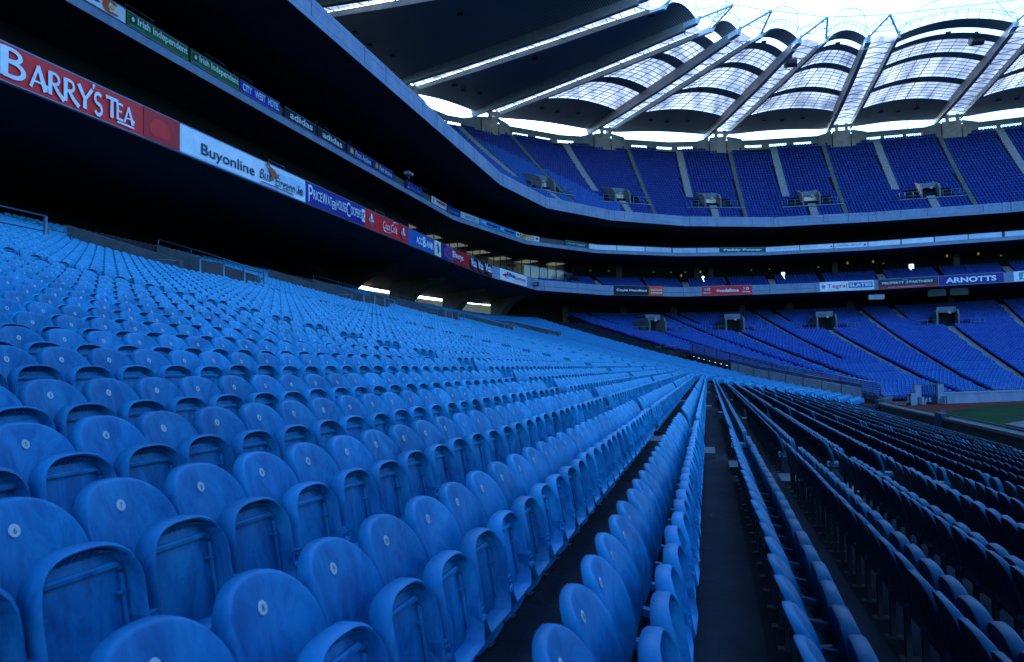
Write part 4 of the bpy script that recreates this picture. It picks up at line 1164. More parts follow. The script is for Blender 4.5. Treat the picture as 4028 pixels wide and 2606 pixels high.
    for n,s in enumerate((3.3,3.64,3.97,4.3,4.7,5.05)):  # warm tubes stand in for sunlight on the concourse arches
        p=crm(BACK,s)+outdir(s)*8.0; q=crm(BACK,s+.05)+outdir(s+.05)*8.0; t=(q-p)/np.linalg.norm(q-p)
        mb=MB(); mb.box((0,0,0),(2.4,.14,.08),((t[0],t[1],0),(-t[1],t[0],0),(0,0,1)))
        o=mb.build('strip_light',M['tube'],None); o.location=v3(p,Z1B-.85); tag(o,['first','second','third','fourth','fifth','sixth'][n]+' glowing tube under the near balcony counting from the left','lamp','glowing tubes in the concourse')
    # ------------------------------------------------ lit lounge windows behind the premium rows
    lw=empty('lounge_windows',(0,0,0)); lw.parent=root
    a,b=3.52,5.75; fn=lambda s: off(F1,s,6.4)
    fr=MB(); gl=MB()
    z0,z1=prem_z(4)-.02,Z2B-.3
    for s in np.linspace(a,b,22):
        p=fn(s); fr.bar(v3(p,z0),v3(p,z1),.10,.10,up=(1,0,0))
    for z in (z0,z0+.9,z1): fr.tube([v3(fn(s),z) for s in np.linspace(a,b,30)],.05,4)
    fr.build('window_frame',M['darkrail'],lw)
    ribbon(gl,[lambda s:v3(off(F1,s,10.8),z0),lambda s:v3(off(F1,s,10.8),z1+.2)],list(np.linspace(a-.3,b+.2,12))); ribbon(gl,[lambda s:v3(off(F1,s,6.5),z1+.22),lambda s:v3(off(F1,s,10.8),z1+.22)],list(np.linspace(a-.3,b+.2,12)))
    gl.build('lounge_wall',M['lit'],lw)
    g2=MB(); ribbon(g2,[lambda s:v3(off(F1,s,6.42),z0),lambda s:v3(off(F1,s,6.42),z1)],list(np.linspace(a,b,12)))
    gm,nt,bb,out=new_mat('window_glass'); tr=N(nt,'ShaderNodeBsdfTransparent'); gs=N(nt,'ShaderNodeBsdfGlossy'); mx=N(nt,'ShaderNodeMixShader'); tr.inputs[0].default_value=(.72,.85,.82,1); gs.inputs['Roughness'].default_value=.05; mx.inputs[0].default_value=.07
    nt.links.new(tr.outputs[0],mx.inputs[1]); nt.links.new(gs.outputs[0],mx.inputs[2]); nt.links.new(mx.outputs[0],out.inputs[0])
    g2.build('glass',gm,lw)
    M['redsign']=flat('red_lounge_sign',(.55,.03,.03),.5)
    for n,s in enumerate(np.linspace(3.66,5.6,7)):
        p=off(F1,s,9.2); q=off(F1,s+.05,9.2); t=(q-p)/np.linalg.norm(q-p)
        mb=MB(); mb.box((0,0,0),(2.6,2.6,.06),((t[0],t[1],0),(-t[1],t[0],0),(0,0,1))); o=mb.build('lounge_light',M['panel_glow'],None); o.location=v3(p,z1-.05); tag(o,['first','second','third','fourth','fifth','sixth','seventh'][n]+' lit ceiling panel inside the lounge windows from the left','lamp','lit panels in the lounge')
    for n,s in enumerate((4.55,5.05)):
        p=off(F1,s,8); q=off(F1,s+.05,8); t=(q-p)/np.linalg.norm(q-p)
        mb=MB(); mb.box((0,0,0),(1.9,.06,.42),((t[0],t[1],0),(-t[1],t[0],0),(0,0,1))); o=mb.build('hanging_sign',M['redsign'],None); o.location=v3(p,16.1); tag(o,('left' if n==0 else 'right')+' red hanging sign behind the lounge glass','sign')
    # ------------------------------------------------ lamps glowing below the box level on the far side
    for n,(s,d,z) in enumerate(((7.05,6.0,15.6),(7.28,6.0,16.1),(8.85,5.0,16.5),(9.08,5.0,16.5),(9.65,5.0,16.6),(9.88,5.0,16.6))):
        p=off(F1,s,d); r=empty('wall_lamp',v3(p,z),['leftmost','second','third','fourth','fifth','rightmost'][n]+' amber glowing lamp under the far box level','lamp','amber lamps on the far side')
        mb=MB(); mb.grid(lambda u,v:((.17)*math.sin(math.pi*v)*math.cos(2*math.pi*u),.17*math.sin(math.pi*v)*math.sin(2*math.pi*u),.22*math.cos(math.pi*v)),12,8); mb.build('globe',M['lamp'],r,True)
        mb=MB(); mb.tube([(0,0,.3),(0,0,1.0)],.04,6); mb.build('stem',M['darkrail'],r)
    for n,s in enumerate((6.05,6.25,6.75,6.95,7.12,7.9,8.1,8.6,9.2,10.1)):
        p=off(F1,s,9.5); mb=MB(); mb.box((0,0,0),(.2,.2,.10)); o=mb.build('exit_light',M['exit'],None); o.location=v3(p,16.6); tag(o,'small green light glowing in the dark behind the middle tier','lamp','small green exit lights')
    # columns in the dark levels
    for s in (5.45,6.35,7.25,7.42,8.75,9.75,10.8):
        p=off(F1,s,8.6); mb=MB(); mb.box((p[0],p[1],(prem_z(7)+Z2B)/2),(.9,.9,Z2B-prem_z(7))); mb.build('column',M['shade'],root)
    for s in (5.9,6.5,7.0,7.8,8.3,8.9,9.7,10.5):
        p=crm(BACK,s)+outdir(s)*6.4; mb=MB(); mb.box((p[0],p[1],(tread_z(JF)+Z1B)/2-.2),(1.0,1.0,Z1B-tread_z(J1)+.4)); mb.build('column',M['shade'],root)
    # ------------------------------------------------ fittings on the balcony fronts
    def on(C,px_l,d,z): 
        p=C.at(px_l)+C.out(px_l)*d; return v3(p,z)
    l=107.6; r=empty('balcony_camera',on(C2,l,.5,19.25),'white weatherproof camera box on a bracket at the middle balcony','camera')
    t=C2.tan(l); n=C2.out(l); ax=((t[0],t[1],0),(n[0],n[1],0),(0,0,1))
    mb=MB(); mb.box((0,0,0),(1.15,.55,.28),ax); mb.build('housing',M['disc'],r)
    mb=MB(); mb.bar((0,0,-.14),(0,0,-.5),.12); mb.bar((-n[0]*.5,-n[1]*.5,-1.3),(n[0]*.8,n[1]*.8,-1.9),.08); mb.build('bracket',M['rail'],r)
    l=144.6; r=empty('floodlight',on(C1,l,.45,12.15),'small black floodlight fixed to the lower balcony front','light'); mb=MB(); mb.box((0,0,0),(.7,.5,.55)); mb.build('housing',M['darkrail'],r); mb=MB(); mb.box((-.1,-.27,-.02),(.5,.02,.4)); mb.build('lens',M['rail'],r)
    l=204.6; r=empty('hanging_projector',on(C1,l,-1.5,10.35),'white box hanging under the lower balcony on the right','lamp'); mb=MB(); mb.box((0,0,0),(2.3,1.2,.75)); mb.build('housing',M['disc'],r); mb=MB(); mb.box((0,0,.7),(.1,.1,.7)); mb.build('hanger',M['darkrail'],r)
    for n,l in enumerate((213.2,216.2)):
        t=C1.tan(l); nn=C1.out(l); r=empty('blank_board',on(C1,l,-2.0,10.5),('left' if n==0 else 'right')+' grey blank board hanging under the lower balcony','board'); mb=MB(); mb.box((0,0,0),(2.5,.1,.85),((t[0],t[1],0),(nn[0],nn[1],0),(0,0,1))); mb.build('panel',M['cheek'],r); mb=MB(); mb.box((0,0,.6),(2.2,.06,.4),((t[0],t[1],0),(nn[0],nn[1],0),(0,0,1))); mb.build('hanger',M['darkrail'],r)
    # low guard hoops standing behind the balcony advertising
    def hoop(C,l,z,w,h,label):
        p=C.at(l)+C.out(l)*-.3; t=C.tan(l); a=v3(p-t*w/2,z); b=v3(p+t*w/2,z); mb=MB()
        mb.tube([a,(a[0],a[1],z+h),(b[0],b[1],z+h),b],.022,6); o=mb.build('hoop_rail',M['rail'],None,True,origin=a); tag(o,label,'railing','hoop rails behind the balcony signs')
    for n,l in enumerate((72.8,79.2,82.0,92.2,97.6,113.6,121.5)): hoop(C2,l,Z2T-.05,2.0,.55,['first','second','third','fourth','fifth','sixth','seventh'][n]+' thin steel hoop above the middle balcony from the left')
    for n,l in enumerate((82.0,97.5,118.0)): hoop(C1,l,Z1T-.05,1.8,.45,['first','second','third'][n]+' thin steel hoop above the lower balcony from the left')
    # aerials on the rear wall, speakers on the roof
    p=lin(BW,5.98); r=empty('roof_aerial',v3(p,ZW),'thin T shaped aerial mast on the rear wall at the left','aerial'); mb=MB(); mb.tube([(0,0,0),(0,0,2.6)],.09,6); mb.build('mast',M['purlin'],r); mb=MB(); mb.box((.3,0,2.6),(3.0,.12,.12)); mb.box((.4,0,2.0),(1.0,.1,.1)); mb.build('arm',M['purlin'],r)
    p=lin(BW,9.55); r=empty('roof_aerial',v3(p,ZW),'thin L shaped aerial mast on the rear wall at the right','aerial'); mb=MB(); mb.tube([(0,0,0),(0,0,2.7)],.07,6); mb.build('mast',M['purlin'],r); mb=MB(); mb.box((-.9,0,2.7),(1.9,.1,.16)); mb.build('arm',M['purlin'],r)
    for n,(x,y,lab) in enumerate(((2999,210,'black round speaker hanging under the roof bay left of centre'),(3753,155,'black round speaker hanging under the roof bay on the right'))):
        P=((13.6,119.2,45.6),(39.5,121.5,46.6))[n]
        r=empty('roof_speaker',P,lab,'speaker'); mb=MB(); mb.tube([(-.75,0,0),(-.6,0,0),(.6,.1,0),(.85,.1,0)],.68,16); mb.build('drum',M['ink'],r)
        mb=MB(); mb.tube([(-.98,0,0),(-.76,0,0)],.62,16); mb.build('horn',M['girder'],r); mb=MB(); mb.box((0,0,.9),(.5,.1,.9)); mb.build('bracket',M['darkrail'],r)
    # ------------------------------------------------ team shelter at the right edge of the pitch
    r=empty('team_shelter',(13.75,33.0,PITCH_Z),'low blue team shelter with pale roof and rails at the right edge','shelter')
    mb=MB(); mb.grid(lambda u,v:((v-.5)*2.4,(u-.5)*9.6,1.12+.16*math.sin(v*math.pi)),4,8); mb.build('roof',M['cheek'],r,True)
    mb=MB(); mb.box((-1.15,0,.55),(.08,9.4,1.08)); mb.box((1.15,0,.5),(.08,9.4,1.0)); mb.box((0,4.75,.55),(2.3,.08,1.08)); mb.build('wall',M['sign_blue'],r)
    M['blue_mat']=flat('blue_cloth',(.01,.03,.30),.7)
    mb=MB(); mb.box((.2,-1.5,1.33),(1.0,5.0,.05)); mb.build('roof_mat',M['blue_mat'],r)
    for y in (-4.6,-1.6,1.6,4.4):
        mb=MB(); mb.tube([(1.7,y,0),(1.7,y,2.0)],.07,6); mb.build('post',M['block'],r)
    mb=MB(); mb.tube([(1.7,-4.8,2.0),(1.7,4.6,2.0)],.05,6); mb.tube([(1.7,-4.8,1.6),(1.7,4.6,1.6)],.04,6); mb.build('rail',M['darkrail'],r)
EXTRA.append(extras)
# ------------------------------------------------------------------ advertising along the balcony fronts
COLS={'white':(.66,.78,.84),'cream':(.72,.72,.50),'red':(.72,.010,.010),'dred':(.46,.007,.009),'navy':(.012,.014,.22),'blue':(.010,.022,.42),'mid':(.02,.09,.34),'sky':(.38,.62,.78),'cloud':(.62,.76,.84),
 'green':(.008,.13,.015),'dgreen':(.010,.09,.085),'black':(.006,.010,.022),'ink':(.012,.035,.075),'yellow':(.95,.50,.01),'orange':(.72,.09,.02),'brown':(.36,.09,.035),'pink':(.75,.09,.18),'grey':(.20,.28,.38),'lblue':(.03,.28,.62),'blank':(.42,.55,.68),'teal':(.02,.32,.30),'mauve':(.30,.05,.14)}
_cm={}
def cm(k):
    if k not in _cm:
        m=flat('sign_'+k,COLS[k],.45,spec=.25); _cm[k]=m
    return _cm[k]
def stroke(pts,w0,w1=None):
    """flared polyline as quads (2-D)"""
    w1=w1 or w0; pts=[np.array(p,float) for p in pts]; n=len(pts); L=[];R=[]
    for i,p in enumerate(pts):
        d=pts[min(i+1,n-1)]-pts[max(i-1,0)]; d/=max(np.linalg.norm(d),1e-9); nn=np.array([-d[1],d[0]]); w=(w0+(w1-w0)*i/(n-1))*.62
        L.append(p+nn*w);R.append(p-nn*w)
    return [[L[i],R[i],R[i+1],L[i+1]] for i in range(n-1)]
def arc(cx,cy,rx,ry,a0,a1,n=10): return [(cx+rx*math.cos(math.radians(a0+(a1-a0)*i/n)),cy+ry*math.sin(math.radians(a0+(a1-a0)*i/n))) for i in range(n+1)]
def flared_letter(ch):
    """upright flared capitals in a 1 x 1 cell -> list of polygons, advance width"""
    s=.15; S=stroke
    if ch=='B': return S([(.12,0),(.12,.5),(.12,1)],.16,.18)+S([(.1,.96)]+arc(.30,.76,.24,.20,90,-90)+[(.1,.55)],.10,.10)+S([(.1,.53)]+arc(.34,.28,.29,.25,90,-90)+[(.1,.04)],.11,.11),.72
    if ch=='A': return S([(.05,0),(.42,.98)],.12,.10)+S([(.40,1.0),(.80,0)],.14,.20)+S([(.18,.30),(.66,.30)],.07)+S([(.66,.30),(.95,.22)],.07,.12),.90
    if ch=='R': return S([(.12,0),(.12,1)],.15,.18)+S([(.1,.96)]+arc(.32,.73,.25,.23,90,-90)+[(.1,.48)],.10,.10)+S([(.30,.50),(.55,.2),(.86,-.04)],.12,.17),.80
    if ch=='Y': return S([(.02,1),(.38,.45)],.17,.13)+S([(.80,1),(.40,.42)],.13,.11)+S([(.39,.5),(.39,0)],.14,.18),.78
    if ch=='S': return S(arc(.33,.74,.25,.24,35,270)+arc(.33,.25,.27,.25,90,-150),.13,.13),.70
    if ch=='T': return S([(.02,.93),(.78,.93)],.13,.13)+S([(.40,.95),(.40,0)],.14,.17)+S([(.03,1.0),(.05,.80)],.05,.03)+S([(.77,1.0),(.75,.80)],.05,.03),.78
    if ch=='E': return S([(.12,0),(.12,1)],.15,.16)+S([(.1,.95),(.56,.95)],.09,.12)+S([(.1,.52),(.48,.52)],.08,.10)+S([(.1,.05),(.60,.05)],.10,.13),.66
    if ch=="'": return S([(.12,1.08),(.07,.82)],.11,.04),.20
    return [],.4
def flared(word,x0,x1,y0,y1):
    out=[];x=0
    for ch in word:
        p,a=flared_letter(ch); out+=[[(q[0]+x,q[1]) for q in poly] for poly in p]; x+=a
    return [[(x0+(q[0]/x)*(x1-x0),y0+q[1]*(y1-y0)) for q in poly] for poly in out]
class Sign:
    """panel along curve C between arc lengths l0, l1 and heights z0, z1; art is laid out in metres (l) and height fraction (0..1)"""
    def __init__(s,C,l0,l1,z0,z1,base,name,label,group=None,d=.05,frame_=True):
        s.C,s.l0,s.l1,s.z0,s.z1,s.d=C,l0,l1,z0,z1,d; s.k=0
        o=C.at((l0+l1)/2); s.o=np.array([o[0],o[1],z0])
        s.root=empty('balcony_sign',tuple(s.o),label,'sign',group)
        mb=MB(); band(mb,C,l0,l1,z0,z1,.05,d)
        mb.build('panel',cm(base),s.root,origin=s.o)
        if frame_:
            f=MB(); band(f,C,l0,l1,z1-.02,z1+.035,.06,d+.012); band(f,C,l0,l1,z0-.035,z0+.01,.06,d+.012); f.build('frame',M['rail'],s.root,origin=s.o)
    def P(s,x,y,e):
        p=s.C.at(x); n=s.C.out(x); d=s.d+.012+e
        # keep clear of the facet corners
        return (p[0]+n[0]*d-s.o[0],p[1]+n[1]*d-s.o[1],s.z0+y*(s.z1-s.z0)-s.o[2])
    def X(s,f): return s.l0+f*(s.l1-s.l0)
    def polys(s,polys,col,name='emblem',frac=True):
        s.k+=1; mb=MB(); e=.014*s.k; q=0
        for poly in polys:
            mb.add([s.P(s.X(x) if frac else x,y,e+.00025*q) for x,y in poly],[tuple(range(len(poly)))]); q+=1
        mb.build(name,cm(col),s.root); return s
    def rect(s,x0,y0,x1,y1,col,name='colour_field',n=6):
        s.k+=1; mb=MB(); e=.014*s.k
        for i in range(n):
            a=x0+(x1-x0)*i/n;b=x0+(x1-x0)*(i+1)/n; mb.add([s.P(s.X(a),y0,e),s.P(s.X(b),y0,e),s.P(s.X(b),y1,e),s.P(s.X(a),y1,e)],[(0,1,2,3)])
        mb.build(name,cm(col),s.root); return s
    def ell(s,cx,cy,rx,ry,col,name='emblem',n=20): return s.polys([[(cx+rx*math.cos(2*math.pi*i/n),cy+ry*math.sin(2*math.pi*i/n)) for i in range(n)]],col,name)
    def text(s,t,x0,x1,y0,y1,col,bold=.0,shear=0.0,name='lettering'):
        V,Fs=text_mesh(t,bold,shear); s.k+=1; mb=MB(); e=.014*s.k
        mb.add([s.P(s.X(x0+(x1-x0)*u),y0+(y1-y0)*w,e) for u,w in V],Fs); mb.build(name,cm(col),s.root); return s
def signs(root):
    A=lambda l0,l1,base,label,*a,**k: Sign(C1,l0,l1,Z1B+.06,Z1T-.02,base,'',label,*a,**k)
    B=lambda l0,l1,base,label,*a,**k: Sign(C2,l0,l1,Z2M+.03,Z2T-.02,base,'',label,*a,**k)
    # ---- lower balcony
    s=A(54,72.42,'red','long red banner with large pale serif capitals at the left edge')
    fx=lambda l:(l-54)/(72.42-54)
    s.rect(fx(69.9),0.0,1.0,1.0,'dred')
    s.polys([[(fx(71.0+.75*math.cos(a)),.42+.36*math.sin(a)) for a in np.linspace(-.6,4.0,14)]],'red')
    s.polys(flared('B',fx(62.3),fx(63.5),.14,.90)+flared("ARRY",fx(63.62),fx(66.72),.12,.76)+flared("'",fx(66.72),fx(66.92),.30,.90)+flared('S',fx(66.84),fx(67.36),.10,.74)+flared('T',fx(67.5),fx(68.22),.18,.80)+flared('EA',fx(68.12),fx(69.22),.20,.72),'white','lettering')
    s.polys([[(fx(68.15),.10),(fx(69.25),.10),(fx(69.2),.16),(fx(68.25),.16)]],'white','underline')
    s=A(72.5,84.86,'cloud','pale sky blue banner with dark web address and a brown running dog')
    s.polys([[(0,.05),(.2,.1),(.5,.05),(.8,.0),(.8,.02),(0,.01)],[(.6,.75),(.7,.9),(.8,.78),(.9,.92),(1,.8),(1,.3),(.75,.4)]],'sky','clouds')
    s.text('Buyonline',.13,.525,.10,.62,'ink',.012)
    s.text('Bus',.565,.665,.26,.66,'ink',.0,.25); s.text('Éireann',.70,.885,.18,.72,'ink',.0,.25); s.text('.ie',.90,.965,.22,.60,'ink',.02)
    s.polys(stroke([(.57,.12),(.87,.10)],.035),'mid','underline')
    s.polys([[(.625,1.0),(.645,.99),(.650,.88),(.690,.80),(.715,.66),(.735,.70),(.722,.55),(.690,.50),(.675,.30),(.662,.33),(.664,.52),(.645,.66),(.637,.84),(.612,.90)]],'brown','dog_emblem')
    s=A(84.92,93.86,'navy','dark blue banner with narrow pale mixed size capitals')
    x=.035
    for t,w,y0,y1 in (('P',.065,.12,.90),('RICE',.135,.30,.74),('W',.075,.26,.78),('AT',.07,.30,.74),('ER',.065,.20,.60),('HOUSE',.165,.30,.74),('C',.07,.14,.86),('OOPERS',.20,.30,.74)):
        s.text(t,x,x+w,y0,y1,'white',.004); x+=w+.004
    s.polys([[(.915,.18),(.975,.18),(.975,.84),(.915,.84)]],'white','badge'); s.text('PC',.925,.966,.3,.7,'navy',.03)
    s=A(93.92,102.68,'red','bright red banner with white script and two round bottle emblems')
    for cx in (.13,.86):
        s.ell(cx,.5,.055,.36,'mauve'); s.text('Cola',cx-.05,cx+.05,.40,.58,'white',.02,.3); s.ell(cx,.68,.016,.16,'white')
    s.text('Coca',.36,.52,.30,.72,'white',-.005,.35); s.text('Cola',.545,.69,.28,.74,'white',-.005,.35)
    s.polys(stroke([(.37,.24),(.42,.15),(.48,.16),(.56,.22)],.03,.012)+stroke([(.60,.84),(.64,.90),(.70,.86)],.03,.012),'white','flourish')
    s=A(102.74,111.25,'mid','blue banner with white capitals and a cream end panel')
    s.rect(.785,0,1,1,'cream'); s.text('ACC',.22,.40,.28,.72,'white',.03); s.text('B',.41,.50,.22,.86,'white',.03); s.text('ANK',.51,.74,.28,.70,'white',.03)
    s.polys(stroke([(.90,.82),(.86,.7),(.92,.6),(.87,.46),(.92,.34),(.88,.2)],.04,.03)+stroke([(.86,.5),(.95,.4)],.03),'mid','figure_emblem')
    s=A(111.35,120.68,'mid','blue and dark red banner with white lettering and round emblem')
    s.rect(.42,0,1,1,'dred'); s.rect(.0,0,.18,.99,'navy')
    s.polys(stroke(arc(.26,.5,.14,.40,0,360,24),.06),'mauve'); s.text('A',.19,.33,.25,.8,'mauve',.03)
    s.text('Elverys',.36,.74,.24,.80,'white',.02); s.text('Sports For Life',.76,.99,.16,.28,'orange',.03)
    s=A(120.86,128.86,'black','black banner with three white masthead blocks above red tags')
    for q in range(3):
        x=.05+.32*q; s.text('V',x,x+.11,.3,.92,'white',.05); s.text('orlds',x+.10,x+.24,.50,.80,'white',.03); s.rect(x+.10,.32,x+.25,.46,'cloud',n=2); s.rect(x+.12,.10,x+.26,.26,'red',n=2)
    s=A(131.6,141.6,'white','white banner with navy and pink lettering and a red arrow')
    s.polys([[(.05,.48),(.24,.70),(.20,.42),(.30,.22)]],'red','arrow'); s.text('Elite',.23,.52,.46,.84,'navy',.03); s.text('Kamino',.53,.94,.38,.74,'red',.0); s.text('INTERNATIONAL TRANSPORT',.38,.92,.20,.30,'grey',.0)
    s=A(161.9,171.05,'black','black and red banner with white rounded lettering')
    s.rect(.70,0,1,1,'orange'); s.text('Coyle Hamilton',.05,.66,.34,.66,'white',.035); s.text('Insurance',.74,.97,.54,.76,'white',.02); s.text('& Pensions',.74,.97,.22,.44,'white',.02)
    s=A(177.85,185.9,'red','bright red banner with white lettering between two small emblems')
    s.ell(.315,.5,.022,.14,'white'); s.ell(.318,.49,.012,.08,'red'); s.text('vodafone',.34,.73,.32,.68,'white',.03)
    for cx in (.09,.86):
        s.rect(cx-.045,.52,cx+.0,.80,'lblue',n=1); s.ell(cx+.045,.66,.028,.15,'white'); s.ell(cx+.045,.66,.016,.09,'red'); s.text('GAA All Stars',cx-.06,cx+.09,.22,.36,'white',.03)
    s=A(196.3,204.35,'white','white banner with pink lettering and a blue boxed word')
    s.polys([[(.03,.5),(.065,.78),(.10,.62),(.065,.35)]],'lblue'); s.polys([[(.045,.42),(.075,.66),(.11,.5),(.078,.22)]],'pink')
    s.text('Tegral',.14,.51,.20,.76,'pink',.015); s.rect(.535,.26,.975,.84,'mid'); s.text('SLATES',.55,.96,.38,.74,'white',.03); s.text('www.tegral.com',.6,.93,.08,.18,'pink',.0)
    s=A(204.95,213.22,'ink','very dark banner with spaced white capitals above a red stripe')
    s.rect(0,.0,1,.24,'dred'); s.text('PROPERTY',.07,.44,.46,.70,'white',.015); s.text('PARTNERS',.53,.91,.46,.70,'white',.015); s.polys(stroke(arc(.45,.62,.05,.24,-60,150,12),.03,.01),'lblue'); s.ell(.488,.58,.01,.06,'yellow')
    s.text('www.propertypartners.ie',.16,.80,.07,.17,'white',.0)
    s=A(213.3,221.75,'navy','deep blue banner with large widely spaced white capitals')
    s.text('ARNOTTS',.11,.89,.22,.76,'white',.035)
    s=A(223.0,229.5,'white','white banner with a teal boxed letter at the right edge')
    s.rect(.1,.16,.34,.9,'teal'); s.text('F',.16,.28,.26,.8,'white',.03,.2)
    # ---- middle balcony
    s=B(60,71.4,'white','white panel with dark lettering and an orange crescent at the top left')
    fx=lambda l:(l-60)/(71.4-60)
    s.text('columbia',fx(66.6),fx(69.7),.34,.84,'navy',.03); s.polys(stroke(arc(fx(70.42),.5,.032,.42,-40,-320,22),.035,.02),'orange'); s.ell(fx(70.5),.52,.012,.14,'yellow')
    for (a,b,l) in ((71.5,76.2,'left green banner with pale antique lettering and dark square emblem'),(76.42,81.02,'right green banner with pale antique lettering and dark square emblem')):
        s=B(a,b,'green',l); s.rect(.045,.30,.12,.80,'black',n=1); s.ell(.083,.56,.022,.17,'white'); s.text('Irish Independent',.15,.97,.20,.88,'white',.022); s.rect(.03,.07,.22,.13,'teal',n=1)
    s=B(81.14,85.7,'blue','royal blue banner with narrow white capitals'); s.text('CITY',.05,.27,.20,.84,'white',.03); s.text('WEST',.34,.60,.20,.84,'white',.03); s.text('HOTEL',.67,.96,.20,.84,'white',.03)
    for a,b,l in ((86.3,90.7,'left black banner with rounded white lower case lettering'),(90.9,95.4,'right black banner with rounded white lower case lettering')):
        s=B(a,b,'black',l); s.text('adidas',.15,.86,.20,.86,'white',.022)
    for a,b,l in ((95.66,100.4,'left navy banner with yellow arch emblem and pale lettering'),(100.5,104.85,'right navy banner with yellow arch emblem and pale lettering')):
        s=B(a,b,'navy',l); s.polys([[(.10,.30)]+arc(.17,.5,.06,.40,180,0,10)+[(.24,.30)]],'yellow'); s.text('First Active',.30,.92,.20,.84,'white',.012)
    for a,b,l in ((107.95,112.2,'navy banner with blue lettering and small yellow mark by the camera box'),(119.75,123.4,'navy banner with blue lettering beside the white and red one')):
        s=B(a,b,'navy',l); s.text('Ulster Bank',.27,.92,.24,.72,'lblue',.02); s.rect(.08,.16,.20,.3,'yellow',n=1); s.rect(.07,.4,.18,.85,'mid',n=1)
    s=B(114.95,119.5,'white','white banner with red capitals and an orange disc'); s.ell(.11,.5,.055,.32,'orange'); s.ell(.11,.5,.028,.16,'cream'); s.text('TARGET',.23,.92,.44,.84,'red',.05); s.text('DISTRIBUTION  IRELAND',.23,.92,.16,.28,'mid',.0)
    s=B(123.6,128.2,'blank','pale blue banner with thin navy lettering between two columns'); s.text('Irish Life',.24,.78,.22,.78,'ink',.0); s.rect(.08,.15,.14,.85,'sky',n=1); s.rect(.85,.15,.91,.85,'sky',n=1)
    for a,b,l in ((128.45,133.45,'left bright blue banner with black slanted lettering'),(133.65,138.45,'right bright blue banner with black slanted lettering')):
        s=B(a,b,'lblue',l); s.text('club',.06,.28,.40,.78,'white',.03,.2); s.text('Energise',.34,.92,.2,.8,'black',.03,.3)
    s=B(138.7,144.45,'white','white banner with outlined yellow capitals between two small badges'); s.rect(.03,.14,.16,.86,'white',n=1); s.ell(.095,.5,.045,.26,'mid'); s.ell(.095,.45,.03,.1,'red'); s.ell(.905,.5,.045,.26,'mid'); s.ell(.905,.45,.03,.1,'red'); s.text('LOTTO',.195,.825,.12,.90,'brown',.07); s.text('LOTTO',.21,.81,.18,.86,'yellow',.03)
    s=B(149.65,154.2,'dgreen','dark green banner with pale small lettering'); s.text('Discover',.12,.48,.42,.68,'sky',.01); s.text('Ireland',.53,.90,.28,.72,'sky',.01)
    bl=[(154.75,159.9),(160.05,164.85),(165.0,169.65),(169.9,173.9),(174.05,177.6),(200.5,204.95),(205.15,209.45),(209.65,213.95),(214.1,218.3),(218.7,223.5)]
    for n,(a,b) in enumerate(bl):
        o_=['first','second','third','fourth','fifth'][n%5]; w='left' if n<5 else 'right'
        B(a,b,'cloud' if n in (0,1,5,6) else 'blank',f'blank pale weathered panel, {o_} of five on the {w} of the far middle balcony','blank pale panels on the middle balcony')
    s=B(177.75,185.1,'dgreen','dark green banner with chunky white lettering on the far middle balcony'); s.text('Paddy Power',.08,.93,.22,.76,'white',.05)
    s=B(185.25,190.3,'cloud','left off-white banner with faint brown capitals'); s.text('MANPOWER CONSTR',.24,.97,.50,.76,'brown',-.01)
    s=B(190.45,195.35,'cloud','right off-white banner with faint brown capitals and a blue flag'); s.text('UCTION',.04,.30,.50,.76,'brown',-.01); s.polys([[(.55,.1),(.72,.1),(.66,.85),(.52,.7)]],'white'); s.polys([[(.90,.3),(.98,.3),(.94,.7)]],'navy')
    s=B(195.5,200.35,'cloud','off-white banner with blue grey capitals and a small sail'); s.text('CAMDEN GROUP',.05,.82,.32,.70,'grey',.02); s.polys([[(.88,.3),(.98,.3),(.91,.74)]],'navy')
EXTRA.append(signs)
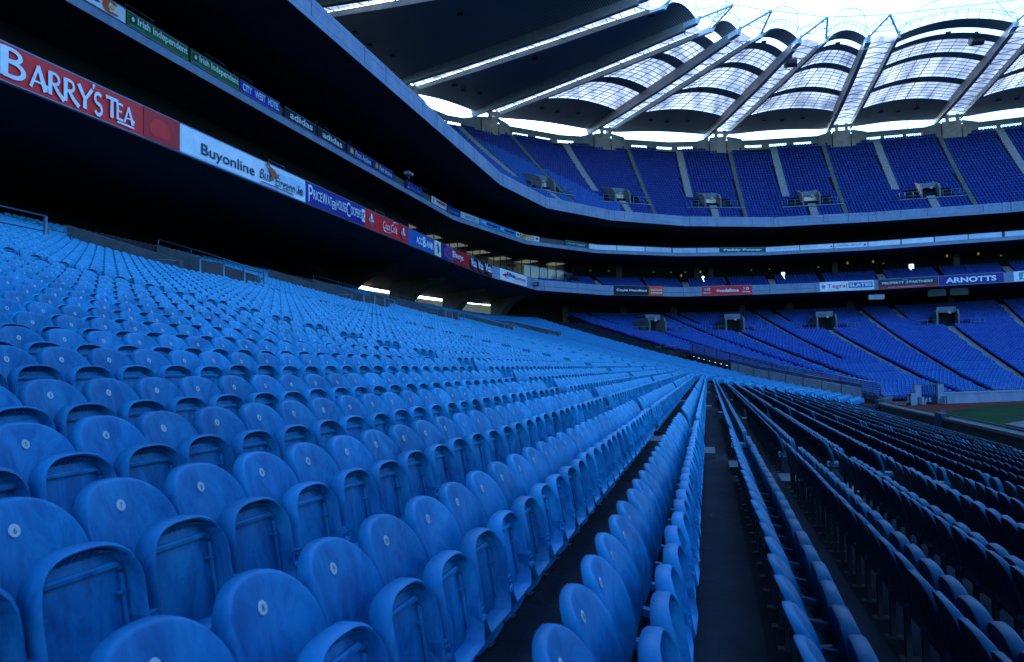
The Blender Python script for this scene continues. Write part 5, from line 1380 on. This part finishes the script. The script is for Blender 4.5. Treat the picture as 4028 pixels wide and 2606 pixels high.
# ------------------------------------------------------------------ world, sun, camera
def build_world():
    w=bpy.data.worlds.new('World'); bpy.context.scene.world=w; w.use_nodes=True
    nt=w.node_tree; nt.nodes.clear()
    sky=N(nt,'ShaderNodeTexSky',sky_type='NISHITA'); sky.sun_disc=False
    sky.sun_elevation=math.radians(SUN_EL); sky.sun_rotation=math.radians(SUN_ROT)
    sky.air_density=1.0; sky.dust_density=1.2; sky.ozone_density=2.0
    tint=N(nt,'ShaderNodeMix',data_type='RGBA',blend_type='MULTIPLY'); tint.inputs[0].default_value=1.0
    tint.inputs[7].default_value=(*SKY_TINT,1)
    bg=N(nt,'ShaderNodeBackground'); bg.inputs[1].default_value=SKY_STR
    out=N(nt,'ShaderNodeOutputWorld')
    nt.links.new(sky.outputs[0],tint.inputs[6]); nt.links.new(tint.outputs[2],bg.inputs[0]); nt.links.new(bg.outputs[0],out.inputs[0])
    L=bpy.data.lights.new('sun','SUN'); L.energy=SUN_E; L.angle=math.radians(.53); L.color=(1,.95,.86)
    o=bpy.data.objects.new('sun',L); link(o)
    # sun_rotation 0 puts the sun over +Y and turns clockwise towards +X
    el,ro=math.radians(SUN_EL),math.radians(SUN_ROT)
    d=Vector((math.sin(ro)*math.cos(el),math.cos(ro)*math.cos(el),math.sin(el)))
    o.rotation_euler=d.to_track_quat('Z','Y').to_euler(); o.location=d*200
def build_camera():
    c=bpy.data.cameras.new('camera'); c.sensor_width=36; c.lens=F_PX/4028*36; c.clip_start=.05; c.clip_end=3000
    o=bpy.data.objects.new('camera',c); link(o)
    s,k=math.sin(YAW),math.cos(YAW)
    r0=Vector((k,s,0)); f=Vector((-s*math.cos(PIT),k*math.cos(PIT),math.sin(PIT))); u0=r0.cross(f)
    x=r0*math.cos(ROLL)-u0*math.sin(ROLL); y=r0*math.sin(ROLL)+u0*math.cos(ROLL)
    m=Matrix((x,y,-f)).transposed().to_4x4(); o.matrix_world=m
    c.dof.use_dof=True; c.dof.focus_distance=14; c.dof.aperture_fstop=5.6
    bpy.context.scene.camera=o
SUN_EL,SUN_ROT,SUN_E=34,-34,3.5
SKY_STR,SKY_TINT=.15,(2.8,4.4,6.0)
def main():
    sc=bpy.context.scene
    sc.view_settings.view_transform='Standard'; sc.view_settings.look='None'; sc.view_settings.exposure=0
    mats(); build_world(); build_camera()
    build_setting()
    root=build_stand(); build_roof(); build_walls(root)
    build_seats()
    for f in EXTRA: f(root)
main()
